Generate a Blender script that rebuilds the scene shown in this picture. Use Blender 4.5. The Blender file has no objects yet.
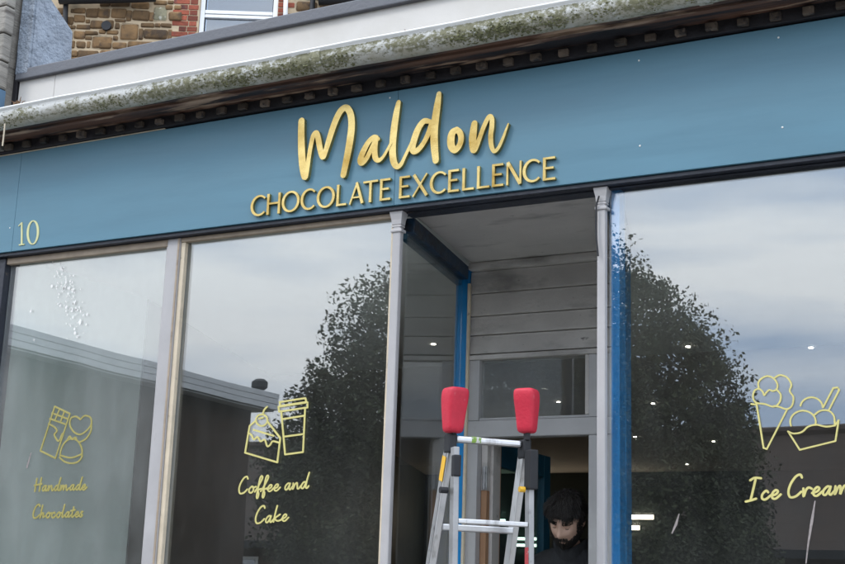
import bpy, bmesh, math, random
from mathutils import Vector, Matrix, noise
random.seed(7)
sc = bpy.context.scene
COL = sc.collection
# ------------------------------------------------------------------ camera
PW, PH, FPX = 845.0, 564.0, 1300.0
YAW, PITCH, ROLL = map(math.radians, (28.087, 13.339, 1.946))
EYE = Vector((0.0, -4.8, 1.45))
FWD = Vector((-math.sin(YAW) * math.cos(PITCH), math.cos(YAW) * math.cos(PITCH), math.sin(PITCH)))
_r = Vector((math.cos(YAW), math.sin(YAW), 0)); _u = _r.cross(FWD)
RGT = _r * math.cos(ROLL) + _u * math.sin(ROLL)
UPV = -_r * math.sin(ROLL) + _u * math.cos(ROLL)
cam = bpy.data.cameras.new('camera'); camo = bpy.data.objects.new('camera', cam); COL.objects.link(camo)
cam.sensor_width = 36; cam.lens = FPX / PW * 36; cam.clip_start = 0.05; cam.clip_end = 2000
m = Matrix((RGT, UPV, -FWD)).transposed().to_4x4(); m.translation = EYE
camo.matrix_world = m
sc.camera = camo
# ------------------------------------------------------------------ world, sun, exposure
SUN_DIR = Vector((-0.52, -0.62, 0.80)).normalized()      # towards the sun
w = bpy.data.worlds.new('World'); sc.world = w; w.use_nodes = True
nt = w.node_tree; nt.nodes.clear()
def N(t, ty, **k):
    n = t.nodes.new(ty)
    for a, b in k.items(): setattr(n, a, b)
    return n
out = N(nt, 'ShaderNodeOutputWorld'); bg = N(nt, 'ShaderNodeBackground'); bg.inputs[1].default_value = 0.1
sky = N(nt, 'ShaderNodeTexSky', sky_type='NISHITA'); sky.sun_disc = False
sky.sun_elevation = math.asin(SUN_DIR.z); sky.sun_rotation = math.atan2(SUN_DIR.x, SUN_DIR.y)
sky.air_density = 1.0; sky.dust_density = 2.0
tc = N(nt, 'ShaderNodeTexCoord'); mp = N(nt, 'ShaderNodeMapping'); mp.inputs['Scale'].default_value = (1.0, 1.0, 6.5)
n1 = N(nt, 'ShaderNodeTexNoise'); n1.inputs['Scale'].default_value = 2.6; n1.inputs['Detail'].default_value = 5; n1.inputs['Roughness'].default_value = 0.52
cr = N(nt, 'ShaderNodeValToRGB')
cr.color_ramp.elements[0].position = 0.34; cr.color_ramp.elements[0].color = (7.0, 9.0, 12.2, 1)
cr.color_ramp.elements[1].position = 0.62; cr.color_ramp.elements[1].color = (16.5, 16.9, 17.4, 1)
mx = N(nt, 'ShaderNodeMixRGB'); mx.inputs[0].default_value = 0.9
nt.links.new(tc.outputs['Generated'], mp.inputs[0]); nt.links.new(mp.outputs[0], n1.inputs['Vector'])
nt.links.new(n1.outputs['Fac'], cr.inputs[0]); nt.links.new(sky.outputs[0], mx.inputs[1]); nt.links.new(cr.outputs[0], mx.inputs[2])
spx = N(nt, 'ShaderNodeSeparateXYZ'); nt.links.new(tc.outputs['Generated'], spx.inputs[0])
zg = N(nt, 'ShaderNodeMapRange'); zg.inputs['From Min'].default_value = 0.0; zg.inputs['From Max'].default_value = 1.0; zg.inputs['To Min'].default_value = 0.80; zg.inputs['To Max'].default_value = 1.5
nt.links.new(spx.outputs['Z'], zg.inputs['Value'])                   # an overcast sky is brighter towards the zenith
vs = N(nt, 'ShaderNodeVectorMath', operation='SCALE'); nt.links.new(mx.outputs[0], vs.inputs[0]); nt.links.new(zg.outputs[0], vs.inputs['Scale'])
nt.links.new(vs.outputs[0], bg.inputs[0]); nt.links.new(bg.outputs[0], out.inputs[0])
sl = bpy.data.lights.new('sun', 'SUN'); sl.energy = 0.8; sl.angle = math.radians(14); sl.color = (1, 0.96, 0.9)
so = bpy.data.objects.new('sun', sl); COL.objects.link(so); so.location = (-6, -8, 12)
so.rotation_euler = SUN_DIR.to_track_quat('Z', 'Y').to_euler()
sc.view_settings.view_transform = 'Standard'; sc.view_settings.look = 'None'
sc.view_settings.exposure = 0.55; sc.view_settings.gamma = 1.0; sc.view_settings.use_curve_mapping = False
sc.render.engine = 'CYCLES'
sc.cycles.use_denoising = True; sc.cycles.max_bounces = 10; sc.cycles.transparent_max_bounces = 24
sc.cycles.sample_clamp_indirect = 6.0

# ------------------------------------------------------------------ pixel -> place helpers
def ray(p): return (p[0] - PW / 2) * RGT - (p[1] - PH / 2) * UPV + FPX * FWD
def onY(p, Y): v = ray(p); return EYE + v * ((Y - EYE.y) / v.y)
def onX(p, X): v = ray(p); return EYE + v * ((X - EYE.x) / v.x)
def onZ(p, Z): v = ray(p); return EYE + v * ((Z - EYE.z) / v.z)

# ------------------------------------------------------------------ materials
def ramp(t, src, stops):
    r = N(t, 'ShaderNodeValToRGB'); e = r.color_ramp.elements
    while len(e) < len(stops): e.new(0.5)
    for i, (p, c) in enumerate(stops):
        e[i].position = p; e[i].color = (c, c, c, 1) if not hasattr(c, '__len__') else (*c, 1)
    t.links.new(src, r.inputs[0]); return r.outputs[0]
def tnoise(t, co, scale, detail=4, rough=0.55, stretch=None):
    if stretch:
        mp = N(t, 'ShaderNodeMapping'); mp.inputs['Scale'].default_value = stretch; t.links.new(co, mp.inputs[0]); co = mp.outputs[0]
    n = N(t, 'ShaderNodeTexNoise'); n.inputs['Scale'].default_value = scale; n.inputs['Detail'].default_value = detail
    n.inputs['Roughness'].default_value = rough; t.links.new(co, n.inputs['Vector']); return n.outputs['Fac']
def mixc(t, fac, a, b):
    mx = N(t, 'ShaderNodeMixRGB')
    for s, v in ((0, fac), (1, a), (2, b)):
        if hasattr(v, 'is_linked'): t.links.new(v, mx.inputs[s])
        elif s == 0: mx.inputs[0].default_value = v
        else: mx.inputs[s].default_value = (*v, 1)
    return mx.outputs[0]
def pmat(name, col, rough=0.6, metal=0.0, var=0.12, scale=6, layers=(), bump=0.0, bscale=60, bstretch=None, stretch=None, emit=None, rvar=0.1, objrand=0.0, bdist=0.01):
    """layers: (colour, noise scale, stretch, low, high): patches of another colour"""
    mt = bpy.data.materials.new(name); mt.use_nodes = True; t = mt.node_tree
    b = t.nodes['Principled BSDF']; tcn = N(t, 'ShaderNodeTexCoord'); co = tcn.outputs['Object']
    if objrand:
        oi = N(t, 'ShaderNodeObjectInfo'); va = N(t, 'ShaderNodeVectorMath', operation='ADD')
        cm = N(t, 'ShaderNodeCombineXYZ'); mu = N(t, 'ShaderNodeMath', operation='MULTIPLY'); mu.inputs[1].default_value = 37.0
        t.links.new(oi.outputs['Random'], mu.inputs[0]); t.links.new(mu.outputs[0], cm.inputs[0])
        t.links.new(co, va.inputs[0]); t.links.new(cm.outputs[0], va.inputs[1]); co = va.outputs[0]
    dark = tuple(c * (1 - var) for c in col); lite = tuple(min(1, c * (1 + var)) for c in col)
    nf = tnoise(t, co, scale, 5, 0.6, stretch)
    c = mixc(t, ramp(t, nf, [(0.3, 0.0), (0.7, 1.0)]), dark, lite)
    for (lc, ls, lst, lo, hi) in layers:
        c = mixc(t, ramp(t, tnoise(t, co, ls, 6, 0.6, lst), [(lo, 0.0), (hi, 1.0)]), c, lc)
    if objrand:
        hs = N(t, 'ShaderNodeHueSaturation'); mr = N(t, 'ShaderNodeMapRange')
        mr.inputs['To Min'].default_value = 1 - objrand; mr.inputs['To Max'].default_value = 1 + objrand
        t.links.new(oi.outputs['Random'], mr.inputs['Value']); t.links.new(mr.outputs[0], hs.inputs['Value'])
        t.links.new(c, hs.inputs['Color']); c = hs.outputs[0]
    t.links.new(c, b.inputs['Base Color'])
    b.inputs['Metallic'].default_value = metal
    rr = ramp(t, nf, [(0.2, max(0, rough - rvar)), (0.8, min(1, rough + rvar))]); t.links.new(rr, b.inputs['Roughness'])
    if bump:
        bp = N(t, 'ShaderNodeBump'); bp.inputs['Strength'].default_value = bump; bp.inputs['Distance'].default_value = bdist
        t.links.new(tnoise(t, co, bscale, 5, 0.6, bstretch), bp.inputs['Height']); t.links.new(bp.outputs[0], b.inputs['Normal'])
    if emit:
        b.inputs['Emission Color'].default_value = (*emit[0], 1); b.inputs['Emission Strength'].default_value = emit[1]
    return mt
def glassmat(name, tint, ior, haze=0.02, wob=0.0):
    mt = bpy.data.materials.new(name); mt.use_nodes = True; t = mt.node_tree; t.nodes.clear()
    o = N(t, 'ShaderNodeOutputMaterial'); tr = N(t, 'ShaderNodeBsdfTransparent'); tr.inputs[0].default_value = (*tint, 1)
    gl = N(t, 'ShaderNodeBsdfGlossy'); gl.inputs['Roughness'].default_value = 0.0; gl.inputs['Color'].default_value = (0.96, 0.98, 1, 1)
    ge = N(t, 'ShaderNodeNewGeometry'); dt = N(t, 'ShaderNodeVectorMath', operation='DOT_PRODUCT'); t.links.new(ge.outputs['Normal'], dt.inputs[0]); t.links.new(ge.outputs['Incoming'], dt.inputs[1])
    def mth(op, a, b=None):
        n = N(t, 'ShaderNodeMath', operation=op)
        for i, v in enumerate((a, b)):
            if v is None: continue
            if hasattr(v, 'is_linked'): t.links.new(v, n.inputs[i])
            else: n.inputs[i].default_value = v
        return n.outputs[0]
    r0 = ((ior - 1) / (ior + 1)) ** 2
    fr = mth('ADD', mth('MULTIPLY', mth('POWER', mth('SUBTRACT', 1.0, mth('ABSOLUTE', dt.outputs['Value'])), 5.0), 1 - r0), r0)   # the same from both sides of the sheet
    co = N(t, 'ShaderNodeTexCoord').outputs['Object']
    if wob:
        bp = N(t, 'ShaderNodeBump'); bp.inputs['Strength'].default_value = 1.0; bp.inputs['Distance'].default_value = wob
        t.links.new(tnoise(t, co, 1.3, 1, 0.4), bp.inputs['Height']); t.links.new(bp.outputs[0], gl.inputs['Normal'])
    a = N(t, 'ShaderNodeMixShader'); t.links.new(fr, a.inputs[0]); t.links.new(tr.outputs[0], a.inputs[1]); t.links.new(gl.outputs[0], a.inputs[2])
    df = N(t, 'ShaderNodeBsdfDiffuse'); df.inputs[0].default_value = (0.7, 0.72, 0.72, 1)
    h = N(t, 'ShaderNodeMixShader')
    f = ramp(t, tnoise(t, co, 2.5, 8, 0.65, (1, 1, .35)), [(0.35, haze * 0.4), (0.75, haze * 2.0)])
    t.links.new(f, h.inputs[0]); t.links.new(a.outputs[0], h.inputs[1]); t.links.new(df.outputs[0], h.inputs[2]); t.links.new(h.outputs[0], o.inputs[0])
    return mt
MT = {}
MT['fascia'] = pmat('fascia_paint', (0.088, 0.212, 0.290), 0.45, var=0.10, scale=1.6, stretch=(.5, 1, 2.5), layers=[((0.070, 0.180, 0.252), 4, (.25, 1, 2.6), .50, .80), ((0.105, 0.225, 0.295), 7, (.9, 1, .22), .62, .85), ((0.05, 0.11, 0.15), 40, None, .73, .78), ((0.2, 0.3, 0.35), 60, (.5, 1, 1), .73, .77)], bump=0.04, bscale=40, bstretch=(.3, 1, 1))
MT['gold'] = pmat('gold_letter_face', (0.60, 0.46, 0.18), 0.27, metal=0.88, var=0.16, scale=4, layers=[((0.34, 0.215, 0.05), 7, None, .42, .72), ((0.66, 0.55, 0.27), 11, None, .60, .75)], bump=0.05, bscale=90)  # darker and paler gold patches paint in uneven reflections on the metal
MT['pale_gold'] = pmat('pale_number_vinyl', (0.62, 0.62, 0.32), 0.5, var=0.08)
MT['decal'] = pmat('yellow_vinyl', (0.60, 0.545, 0.20), 0.55, var=0.10, scale=12)
MT['decal_old'] = pmat('faded_yellow_vinyl', (0.34, 0.30, 0.09), 0.55, var=0.12, scale=12)
MT['grey'] = pmat('grey_gloss_paint', (0.42, 0.41, 0.415), 0.4, var=0.08, scale=5, layers=[((0.30, 0.28, 0.27), 18, (1, 1, .3), .66, .78)], bump=0.08, bscale=60)
MT['grey_dull'] = pmat('dull_grey_paint', (0.52, 0.49, 0.465), 0.5, var=0.10, scale=5, layers=[((0.17, 0.16, 0.15), 7, (.4, 1, 1), .55, .80), ((0.12, 0.11, 0.10), 30, (.5, 1, 1), .66, .74), ((0.55, 0.54, 0.52), 34, None, .71, .75)], bump=0.3, bscale=50)
MT['cream'] = pmat('cream_primer', (0.62, 0.53, 0.40), 0.6, var=0.12, scale=12, layers=[((0.35, 0.29, 0.22), 22, None, .62, .72)], bump=0.15)
MT['tan'] = pmat('tan_primer', (0.36, 0.29, 0.22), 0.6, var=0.15, scale=14, layers=[((0.2, 0.16, 0.13), 16, (.2, 1, 1), .6, .72)], bump=0.15)
MT['navy'] = pmat('worn_navy_paint', (0.018, 0.022, 0.034), 0.45, var=0.3, scale=10, layers=[((0.10, 0.085, 0.07), 11, (.3, 1, 2), .66, .74)], bump=0.35, bscale=30)
MT['blue'] = pmat('bright_blue_paint', (0.004, 0.235, 0.58), 0.4, var=0.2, scale=7, stretch=(1, 1, .25), layers=[((0.003, 0.17, 0.44), 25, (1, 1, .12), .55, .7)], bump=0.12)
MT['rail_blue'] = pmat('worn_dark_blue_paint', (0.010, 0.040, 0.085), 0.45, var=0.3, scale=10, layers=[((0.012, 0.014, 0.02), 9, (1, .3, 1), .5, .6), ((0.16, 0.14, 0.12), 14, (1, .3, 2), .68, .74)], bump=.3, bscale=30)
MT['teal'] = pmat('deep_teal_paint', (0.007, 0.06, 0.10), 0.4, var=0.2)
MT['corn'] = pmat('peeling_cornice_paint', (0.022, 0.02, 0.024), 0.6, var=0.4, scale=9, stretch=(.3, 1, 1), bump=0.5, bscale=30, bstretch=(.3, 1, 1),
    layers=[((0.13, 0.065, 0.042), 5, (.22, 3, 3), .46, .58), ((0.40, 0.28, 0.20), 6.5, (.28, 3, 3), .55, .63)])
MT['corn_dark'] = pmat('dark_cornice_paint', (0.016, 0.015, 0.019), 0.6, var=0.5, scale=12, bump=0.4, bscale=40, layers=[((0.06, 0.035, 0.025), 8, (.4, 1, 1), .62, .72)])
MT['dentil'] = pmat('worn_dentil_paint', (0.115, 0.088, 0.068), 0.65, var=0.3, scale=30, bump=0.3, objrand=0.6, layers=[((0.03, 0.026, 0.026), 25, None, .50, .62), ((0.40, 0.30, 0.22), 30, None, .64, .72)])
MT['parapet'] = pmat('white_painted_board', (0.60, 0.585, 0.56), 0.5, var=0.04, scale=2, layers=[((0.50, 0.48, 0.44), 3, (.5, 1, .6), .5, .8), ((0.30, 0.29, 0.25), 14, (.6, 1, .9), .70, .76)], bump=0.05)
MT['cap'] = pmat('grey_felt_capping', (0.115, 0.122, 0.142), 0.6, var=0.12, scale=5, bump=0.2, layers=[((0.09, 0.09, 0.10), 9, (.3, 1, 1), .62, .72)])
MT['lead'] = pmat('lead_sheet', (0.20, 0.235, 0.285), 0.55, var=0.2, scale=6, bump=1.0, bscale=9, bdist=.05, layers=[((0.17, 0.20, 0.25), 9, (1, 1, .5), .55, .7), ((0.42, 0.45, 0.49), 16, None, .66, .74)])
MT['timber'] = pmat('weathered_timber', (0.25, 0.235, 0.21), 0.85, var=0.3, scale=6, stretch=(1, .4, 3), bump=0.6, bscale=30, bstretch=(1, .2, 3), layers=[((0.10, 0.09, 0.08), 12, (1, .2, 3), .55, .68), ((0.20, 0.21, 0.11), 7, None, .62, .75)], objrand=.2)
MT['nb_blue'] = pmat('neighbour_blue_paint', (0.10, 0.19, 0.30), 0.6, var=0.2, scale=8, layers=[((0.3, 0.34, 0.36), 20, None, .64, .72)], bump=.2)
MT['mortar'] = pmat('lime_mortar', (0.52, 0.41, 0.275), 0.9, var=0.18, scale=4, bump=0.5, bscale=25, layers=[((0.33, 0.27, 0.19), 6, None, .58, .72)])
MT['stone'] = pmat('ironstone', (0.185, 0.110, 0.050), 0.9, var=0.35, scale=7, bump=0.8, bscale=16, objrand=0.34, layers=[((0.085, 0.055, 0.034), 8, None, .52, .66), ((0.25, 0.19, 0.11), 12, None, .64, .75)])
MT['stone_grey'] = pmat('lichened_stone', (0.26, 0.24, 0.16), 0.9, var=0.3, scale=14, bump=0.8, bscale=16, layers=[((0.5, 0.48, 0.4), 16, None, .58, .66)])
MT['brick'] = pmat('red_brick', (0.27, 0.07, 0.04), 0.9, var=0.3, scale=14, bump=0.6, bscale=30, objrand=0.4, layers=[((0.11, 0.045, 0.04), 7, None, .54, .66)])
MT['upvc'] = pmat('white_window_plastic', (0.80, 0.81, 0.82), 0.3, var=0.03)
MT['black'] = pmat('black_plastic', (0.012, 0.013, 0.017), 0.6, var=0.25, scale=6)
MT['alu'] = pmat('brushed_aluminium', (0.66, 0.66, 0.67), 0.32, metal=0.85, var=0.10, scale=10, stretch=(1, 1, .2), layers=[((0.34, 0.33, 0.32), 22, (1, 1, .3), .56, .72), ((0.78, 0.77, 0.74), 55, None, .69, .72), ((0.16, 0.15, 0.14), 45, None, .70, .74)], bump=0.1)
MT['alu_dull'] = pmat('dull_aluminium', (0.38, 0.38, 0.385), 0.45, metal=0.7, var=0.15, scale=10, layers=[((0.2, 0.2, 0.2), 18, None, .6, .72)])
MT['red'] = pmat('red_foam_rubber', (0.58, 0.022, 0.052), 0.6, var=0.10, scale=9, bump=0.2, bscale=70, layers=[((0.44, 0.015, 0.04), 12, None, .5, .72), ((0.66, 0.16, 0.18), 28, (1, 1, .4), .66, .74), ((0.2, 0.02, 0.03), 50, None, .70, .74)])
MT['red_sticker'] = pmat('red_label', (0.55, 0.05, 0.06), 0.4, layers=[((0.75, 0.7, 0.7), 60, (1, 1, .6), .60, .63)])
MT['yellow'] = pmat('yellow_label', (0.80, 0.46, 0.03), 0.4, var=.08)
MT['wood'] = pmat('bare_wood', (0.36, 0.20, 0.11), 0.65, var=0.15, scale=8, stretch=(1, 1, .15), bump=.1)
MT['greenwall'] = pmat('pale_green_wall_paint', (0.74, 0.84, 0.80), 0.7, var=0.03)
MT['ceil'] = pmat('ceiling_paint', (0.72, 0.71, 0.68), 0.8, var=0.03)
MT['ceil_dim'] = pmat('shop_ceiling', (0.55, 0.50, 0.44), 0.8, var=0.05)  # dimmer copy of the ceiling paint; weaker daylight farther in put into colour
MT['darkwall'] = pmat('dark_green_wall_paint', (0.07, 0.088, 0.082), 0.6, var=0.06)
MT['floor'] = pmat('shop_floor_boards', (0.30, 0.23, 0.17), 0.5, var=0.2)
MT['bulb'] = pmat('spotlight_lens', (1, 1, 1), 0.4, emit=((1.0, 0.93, 0.80), 9.0))
MT['tube'] = pmat('light_strip_diffuser', (1, 1, 1), 0.4, emit=((1.0, 0.86, 0.66), 5.0))
MT['chrome'] = pmat('spotlight_rim', (0.5, 0.5, 0.5), 0.3, metal=1)
MT['moss'] = pmat('moss', (0.14, 0.145, 0.07), 0.95, var=0.4, scale=30, bump=0.6, layers=[((0.28, 0.29, 0.20), 22, None, .56, .66)])
MT['weed'] = pmat('dry_weed', (0.20, 0.12, 0.07), 0.9, var=.3)
MT['white_splash'] = pmat('white_splash', (0.82, 0.82, 0.80), 0.6, var=.05)
MT['smear'] = pmat('dried_smear', (0.27, 0.24, 0.235), 0.7, var=.3, scale=60)
MT['asphalt'] = pmat('asphalt', (0.055, 0.055, 0.057), 0.9, var=0.25, scale=3, bump=0.5, bscale=120)
MT['paving'] = pmat('paving', (0.27, 0.26, 0.24), 0.85, var=0.15, scale=2, bump=0.2)
MT['earth'] = pmat('ground', (0.13, 0.13, 0.09), 0.95, var=0.25, scale=.3)
MT['brown_brick'] = pmat('brown_brick', (0.085, 0.053, 0.036), 0.9, var=0.25, scale=2, bump=0.4)
MT['roof_tile'] = pmat('brown_roof_tile', (0.055, 0.038, 0.029), 0.85, var=0.3, scale=1.2, bump=.4, objrand=.25)
MT['clad'] = pmat('white_cladding', (0.78, 0.79, 0.80), 0.5, var=0.06, scale=1)
MT['bark'] = pmat('bark', (0.09, 0.07, 0.05), 0.95, var=0.4, scale=10, bump=1.0)
MT['leaf'] = pmat('leaf', (0.042, 0.05, 0.022), 0.8, var=0.6, scale=1.3, layers=[((0.06, 0.085, 0.026), 9, None, .55, .7)])
MT['skin'] = pmat('skin', (0.62, 0.40, 0.31), 0.5, bump=.25, bscale=150, var=0.08, scale=20, layers=[((0.54, 0.26, 0.19), 14, None, .58, .8)])
MT['hair'] = pmat('dark_brown_hair', (0.010, 0.007, 0.006), 0.55, var=0.4, scale=40)
MT['jacket'] = pmat('black_jacket', (0.010, 0.011, 0.014), 0.8, var=0.3, scale=14, bump=.8, bscale=9, bdist=.03, bstretch=(1, 1, .5))
MT['trousers'] = pmat('dark_trousers', (0.02, 0.022, 0.03), 0.8, var=0.3, scale=14)
MT['eye'] = pmat('eye', (0.05, 0.03, 0.02), 0.2)
GL = glassmat('shop_window_glass', (0.955, 0.975, 0.968), 2.35, 0.013, 0.0012)
GL_DOOR = glassmat('recess_glass', (0.96, 0.975, 0.965), 1.7, 0.02)
GL_UP = glassmat('upstairs_window_glass', (0.5, 0.55, 0.6), 2.4, 0.03)

# ------------------------------------------------------------------ mesh helpers
def link(name, bm, mt, parent=None, smooth=False, kind=None, loc=None):
    me = bpy.data.meshes.new(name); bmesh.ops.recalc_face_normals(bm, faces=bm.faces[:]); bm.to_mesh(me); bm.free()
    if smooth:
        for p in me.polygons: p.use_smooth = True
    me.materials.append(mt)
    o = bpy.data.objects.new(name, me); COL.objects.link(o)
    if parent: o.parent = parent
    if kind: o['kind'] = kind
    return o
def tag(o, label, cat, group=None):
    o['label'] = label; o['category'] = cat
    if group: o['group'] = group
    return o
def empty(name, loc=(0, 0, 0), label=None, cat=None, group=None):
    o = bpy.data.objects.new(name, None); COL.objects.link(o); o.location = loc; o.empty_display_size = 0.1
    if label: tag(o, label, cat, group)
    return o
def adopt(o, parent):          # keep world place under a moved Empty
    o.parent = parent; o.matrix_parent_inverse = Matrix.Translation(-Vector(parent.location)); return o
def box(bm, x0, x1, y0, y1, z0, z1, bev=0.0, mat=None):
    v = [bm.verts.new((x, y, z)) for x in (x0, x1) for y in (y0, y1) for z in (z0, z1)]
    f = [bm.faces.new([v[i] for i in q]) for q in ((0, 1, 3, 2), (4, 6, 7, 5), (0, 4, 5, 1), (2, 3, 7, 6), (0, 2, 6, 4), (1, 5, 7, 3))]
    if bev:
        es = list({e for q in f for e in q.edges}); bmesh.ops.bevel(bm, geom=es, offset=bev, segments=2, affect='EDGES', profile=0.6)
    if mat is not None: bmesh.ops.transform(bm, matrix=mat, verts=v)
    return v
def mbox(name, x0, x1, y0, y1, z0, z1, mt, parent=None, bev=0.004, kind=None, smooth=False):
    bm = bmesh.new(); box(bm, min(x0, x1), max(x0, x1), min(y0, y1), max(y0, y1), min(z0, z1), max(z0, z1), bev); return link(name, bm, mt, parent, smooth, kind)
def prism(bm, pts, d):          # pts: list of Vector loop, extruded by d
    a = [bm.verts.new(p) for p in pts]; b = [bm.verts.new(Vector(p) + d) for p in pts]; n = len(a)
    bm.faces.new(a); bm.faces.new(b[::-1])
    for i in range(n): bm.faces.new((a[i], b[i], b[(i + 1) % n], a[(i + 1) % n]))
def beam(bm, a, b, wx, wy, side=None, bev=0.0):      # rectangular bar from a to b
    a, b = Vector(a), Vector(b); d = (b - a).normalized()
    s = Vector(side) if side else Vector((1, 0, 0)); s = (s - d * s.dot(d)).normalized(); t = d.cross(s)
    q = [(-wx, -wy), (wx, -wy), (wx, wy), (-wx, wy)]
    A = [bm.verts.new(a + s * i / 2 + t * j / 2) for i, j in q]; B = [bm.verts.new(b + s * i / 2 + t * j / 2) for i, j in q]
    fs = [bm.faces.new(A), bm.faces.new(B[::-1])] + [bm.faces.new((A[i], B[i], B[(i + 1) % 4], A[(i + 1) % 4])) for i in range(4)]
    if bev: bmesh.ops.bevel(bm, geom=list({e for f in fs for e in f.edges}), offset=bev, segments=2, affect='EDGES', profile=.6)
def tube(bm, pts, rad, seg=8, cap=True):
    pts = [Vector(p) for p in pts]; rings = []
    for i, p in enumerate(pts):
        d = (pts[min(i + 1, len(pts) - 1)] - pts[max(i - 1, 0)]).normalized()
        s = d.orthogonal().normalized() if i == 0 else (s - d * s.dot(d)).normalized()
        t = d.cross(s); r = rad[i] if hasattr(rad, '__len__') else rad
        rings.append([bm.verts.new(p + (s * math.cos(k * 2 * math.pi / seg) + t * math.sin(k * 2 * math.pi / seg)) * r) for k in range(seg)])
    for a, b in zip(rings, rings[1:]):
        for k in range(seg): bm.faces.new((a[k], a[(k + 1) % seg], b[(k + 1) % seg], b[k]))
    if cap: bm.faces.new(rings[0][::-1]); bm.faces.new(rings[-1])
def spline(pts, sub=8):          # Catmull-Rom through (x, y, half width)
    P = [pts[0]] + list(pts) + [pts[-1]]; o = []
    for i in range(1, len(P) - 2):
        for k in range(sub):
            t = k / sub
            o.append(tuple(0.5 * (2 * b + (c - a) * t + (2 * a - 5 * b + 4 * c - d) * t * t + (3 * b - a - 3 * c + d) * t ** 3) for a, b, c, d in zip(P[i - 1], P[i], P[i + 1], P[i + 2])))
    o.append(tuple(pts[-1])); return o
def ribbon(bm, pts, yf, yb, lift=0.0004, cap=True):
    """flat ribbon in the XZ plane: pts (x, z, half width); front at yf (street side), back at yb"""
    o = [pts[0]]
    for p in pts[1:]:
        if (p[0] - o[-1][0]) ** 2 + (p[1] - o[-1][1]) ** 2 > 1e-8: o.append(p)
    pts = o; n = len(pts); L = []; R = []
    for i in range(n):
        a = pts[max(i - 1, 0)]; b = pts[min(i + 1, n - 1)]
        dx, dz = b[0] - a[0], b[1] - a[1]; l = math.hypot(dx, dz) or 1; dx /= l; dz /= l
        x, z, h = pts[i]; L.append((x - dz * h, z + dx * h)); R.append((x + dz * h, z - dx * h))
        if i == 0: d0 = (dx, dz)
        if i == n - 1: d1 = (dx, dz)
    def yy(i): return yf - lift * i / max(1, n - 1)
    loop = []
    FL = [bm.verts.new((p[0], yy(i), p[1])) for i, p in enumerate(L)]; FR = [bm.verts.new((p[0], yy(i), p[1])) for i, p in enumerate(R)]
    for i in range(n - 1): bm.faces.new((FL[i], FL[i + 1], FR[i + 1], FR[i]))
    def capv(c, d, h, y, s):
        vs = []
        for k in range(1, 6):
            an = math.pi * k / 6; # from left side round the tip to right
            vx = -d[1] * math.cos(an) + d[0] * s * math.sin(an); vz = d[0] * math.cos(an) + d[1] * s * math.sin(an)
            vs.append(bm.verts.new((c[0] + vx * h, y, c[1] + vz * h)))
        return vs
    c1 = capv(pts[-1], d1, pts[-1][2], yy(n - 1), 1) if cap else []; c0 = capv(pts[0], d0, pts[0][2], yy(0), -1) if cap else []
    if cap:
        bm.faces.new([FL[-1]] + c1 + [FR[-1]]); bm.faces.new([FL[0]] + c0 + [FR[0]])
    ring = FL + c1 + FR[::-1] + c0[::-1]
    back = [bm.verts.new((v.co.x, yb, v.co.z)) for v in ring]
    for i in range(len(ring)):
        j = (i + 1) % len(ring); bm.faces.new((ring[i], ring[j], back[j], back[i]))

ZB, ZT = 3.102, 3.642          # fascia bottom and top
YG = 0.075                     # street face of the window glass
def X_(px, py, Y): return onY((px, py), Y).x
def Z_(px, py, Y): return onY((px, py), Y).z

# ================================================================== SETTING
mbox('ground', -150, 150, -200, 150, -0.5, 0.0, MT['earth'], kind='structure', bev=0)
mbox('road', -60, 60, -8.2, -2.6, 0.0, 0.006, MT['asphalt'], kind='structure', bev=0)
mbox('pavement', -60, 60, -2.6, 0.3, 0.0, 0.12, MT['paving'], kind='structure', bev=0.01)
mbox('forecourt', -12.9, 12, -18, -8.2, 0.0, 0.008, MT['asphalt'], kind='structure', bev=0)
mbox('flat_roof', -5.12, 1.8, .16, 1.208, 3.86, 4.0, MT['cap'], kind='structure', bev=0)
# interior shell
LW = [(-5.15, 0.12), (-5.15, 1.28), (-6.1, 4.0), (-9.07, 12.5)]
def poly_slab(name, pts, z0, z1, mt, kind='structure'):
    bm = bmesh.new(); prism(bm, [Vector((x, y, z0)) for x, y in pts], Vector((0, 0, z1 - z0))); return link(name, bm, mt, None, False, kind)
poly_slab('shop_floor', LW[:] + [(1.6, 12.5), (1.6, 0.12)], 0.02, 0.13, MT['floor'])
bm = bmesh.new(); prism(bm, [Vector((x, y, 3.135)) for x, y in [(-5.3, .02), (-5.3, 1.28), (-6.3, 4.0), (1.7, 4.0), (1.7, .02), (-1.69, 0.02), (-2.0, 1.12), (-2.87, 1.12), (-2.74, .02)]], Vector((0, 0, .1)))
link('shop_ceiling', bm, MT['ceil'], kind='structure')
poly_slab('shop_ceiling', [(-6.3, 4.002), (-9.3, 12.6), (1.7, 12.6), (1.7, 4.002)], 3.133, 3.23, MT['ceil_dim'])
for i, (a, b) in enumerate(zip(LW, LW[1:])):
    bm = bmesh.new(); beam(bm, (a[0] - .05, a[1], 1.62), (b[0] - .05, b[1], 1.62), 3.1, .1, (0, 0, 1))
    link('wall_left', bm, MT['greenwall'] if i == 0 else MT['darkwall'], kind='structure')
mbox('wall_back', -9.2, 1.7, 12.5, 12.6, .1, 3.2, MT['darkwall'], kind='structure', bev=0)
mbox('wall_right', 1.6, 1.7, .1, 12.5, .1, 3.2, MT['darkwall'], kind='structure', bev=0)
mbox('flat_roof', -14.0, 1.8, 1.21, 12.7, 3.86, 4.0, MT['cap'], kind='structure', bev=0)

# ================================================================== SHOPFRONT
shop = empty('shopfront', (-2.2, 0.05, 0.12), 'blue chocolate shopfront with three big windows and a recessed grey doorway', 'shopfront')
def P(o): return adopt(o, shop)
XL, XR = -5.6, 1.7
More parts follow.
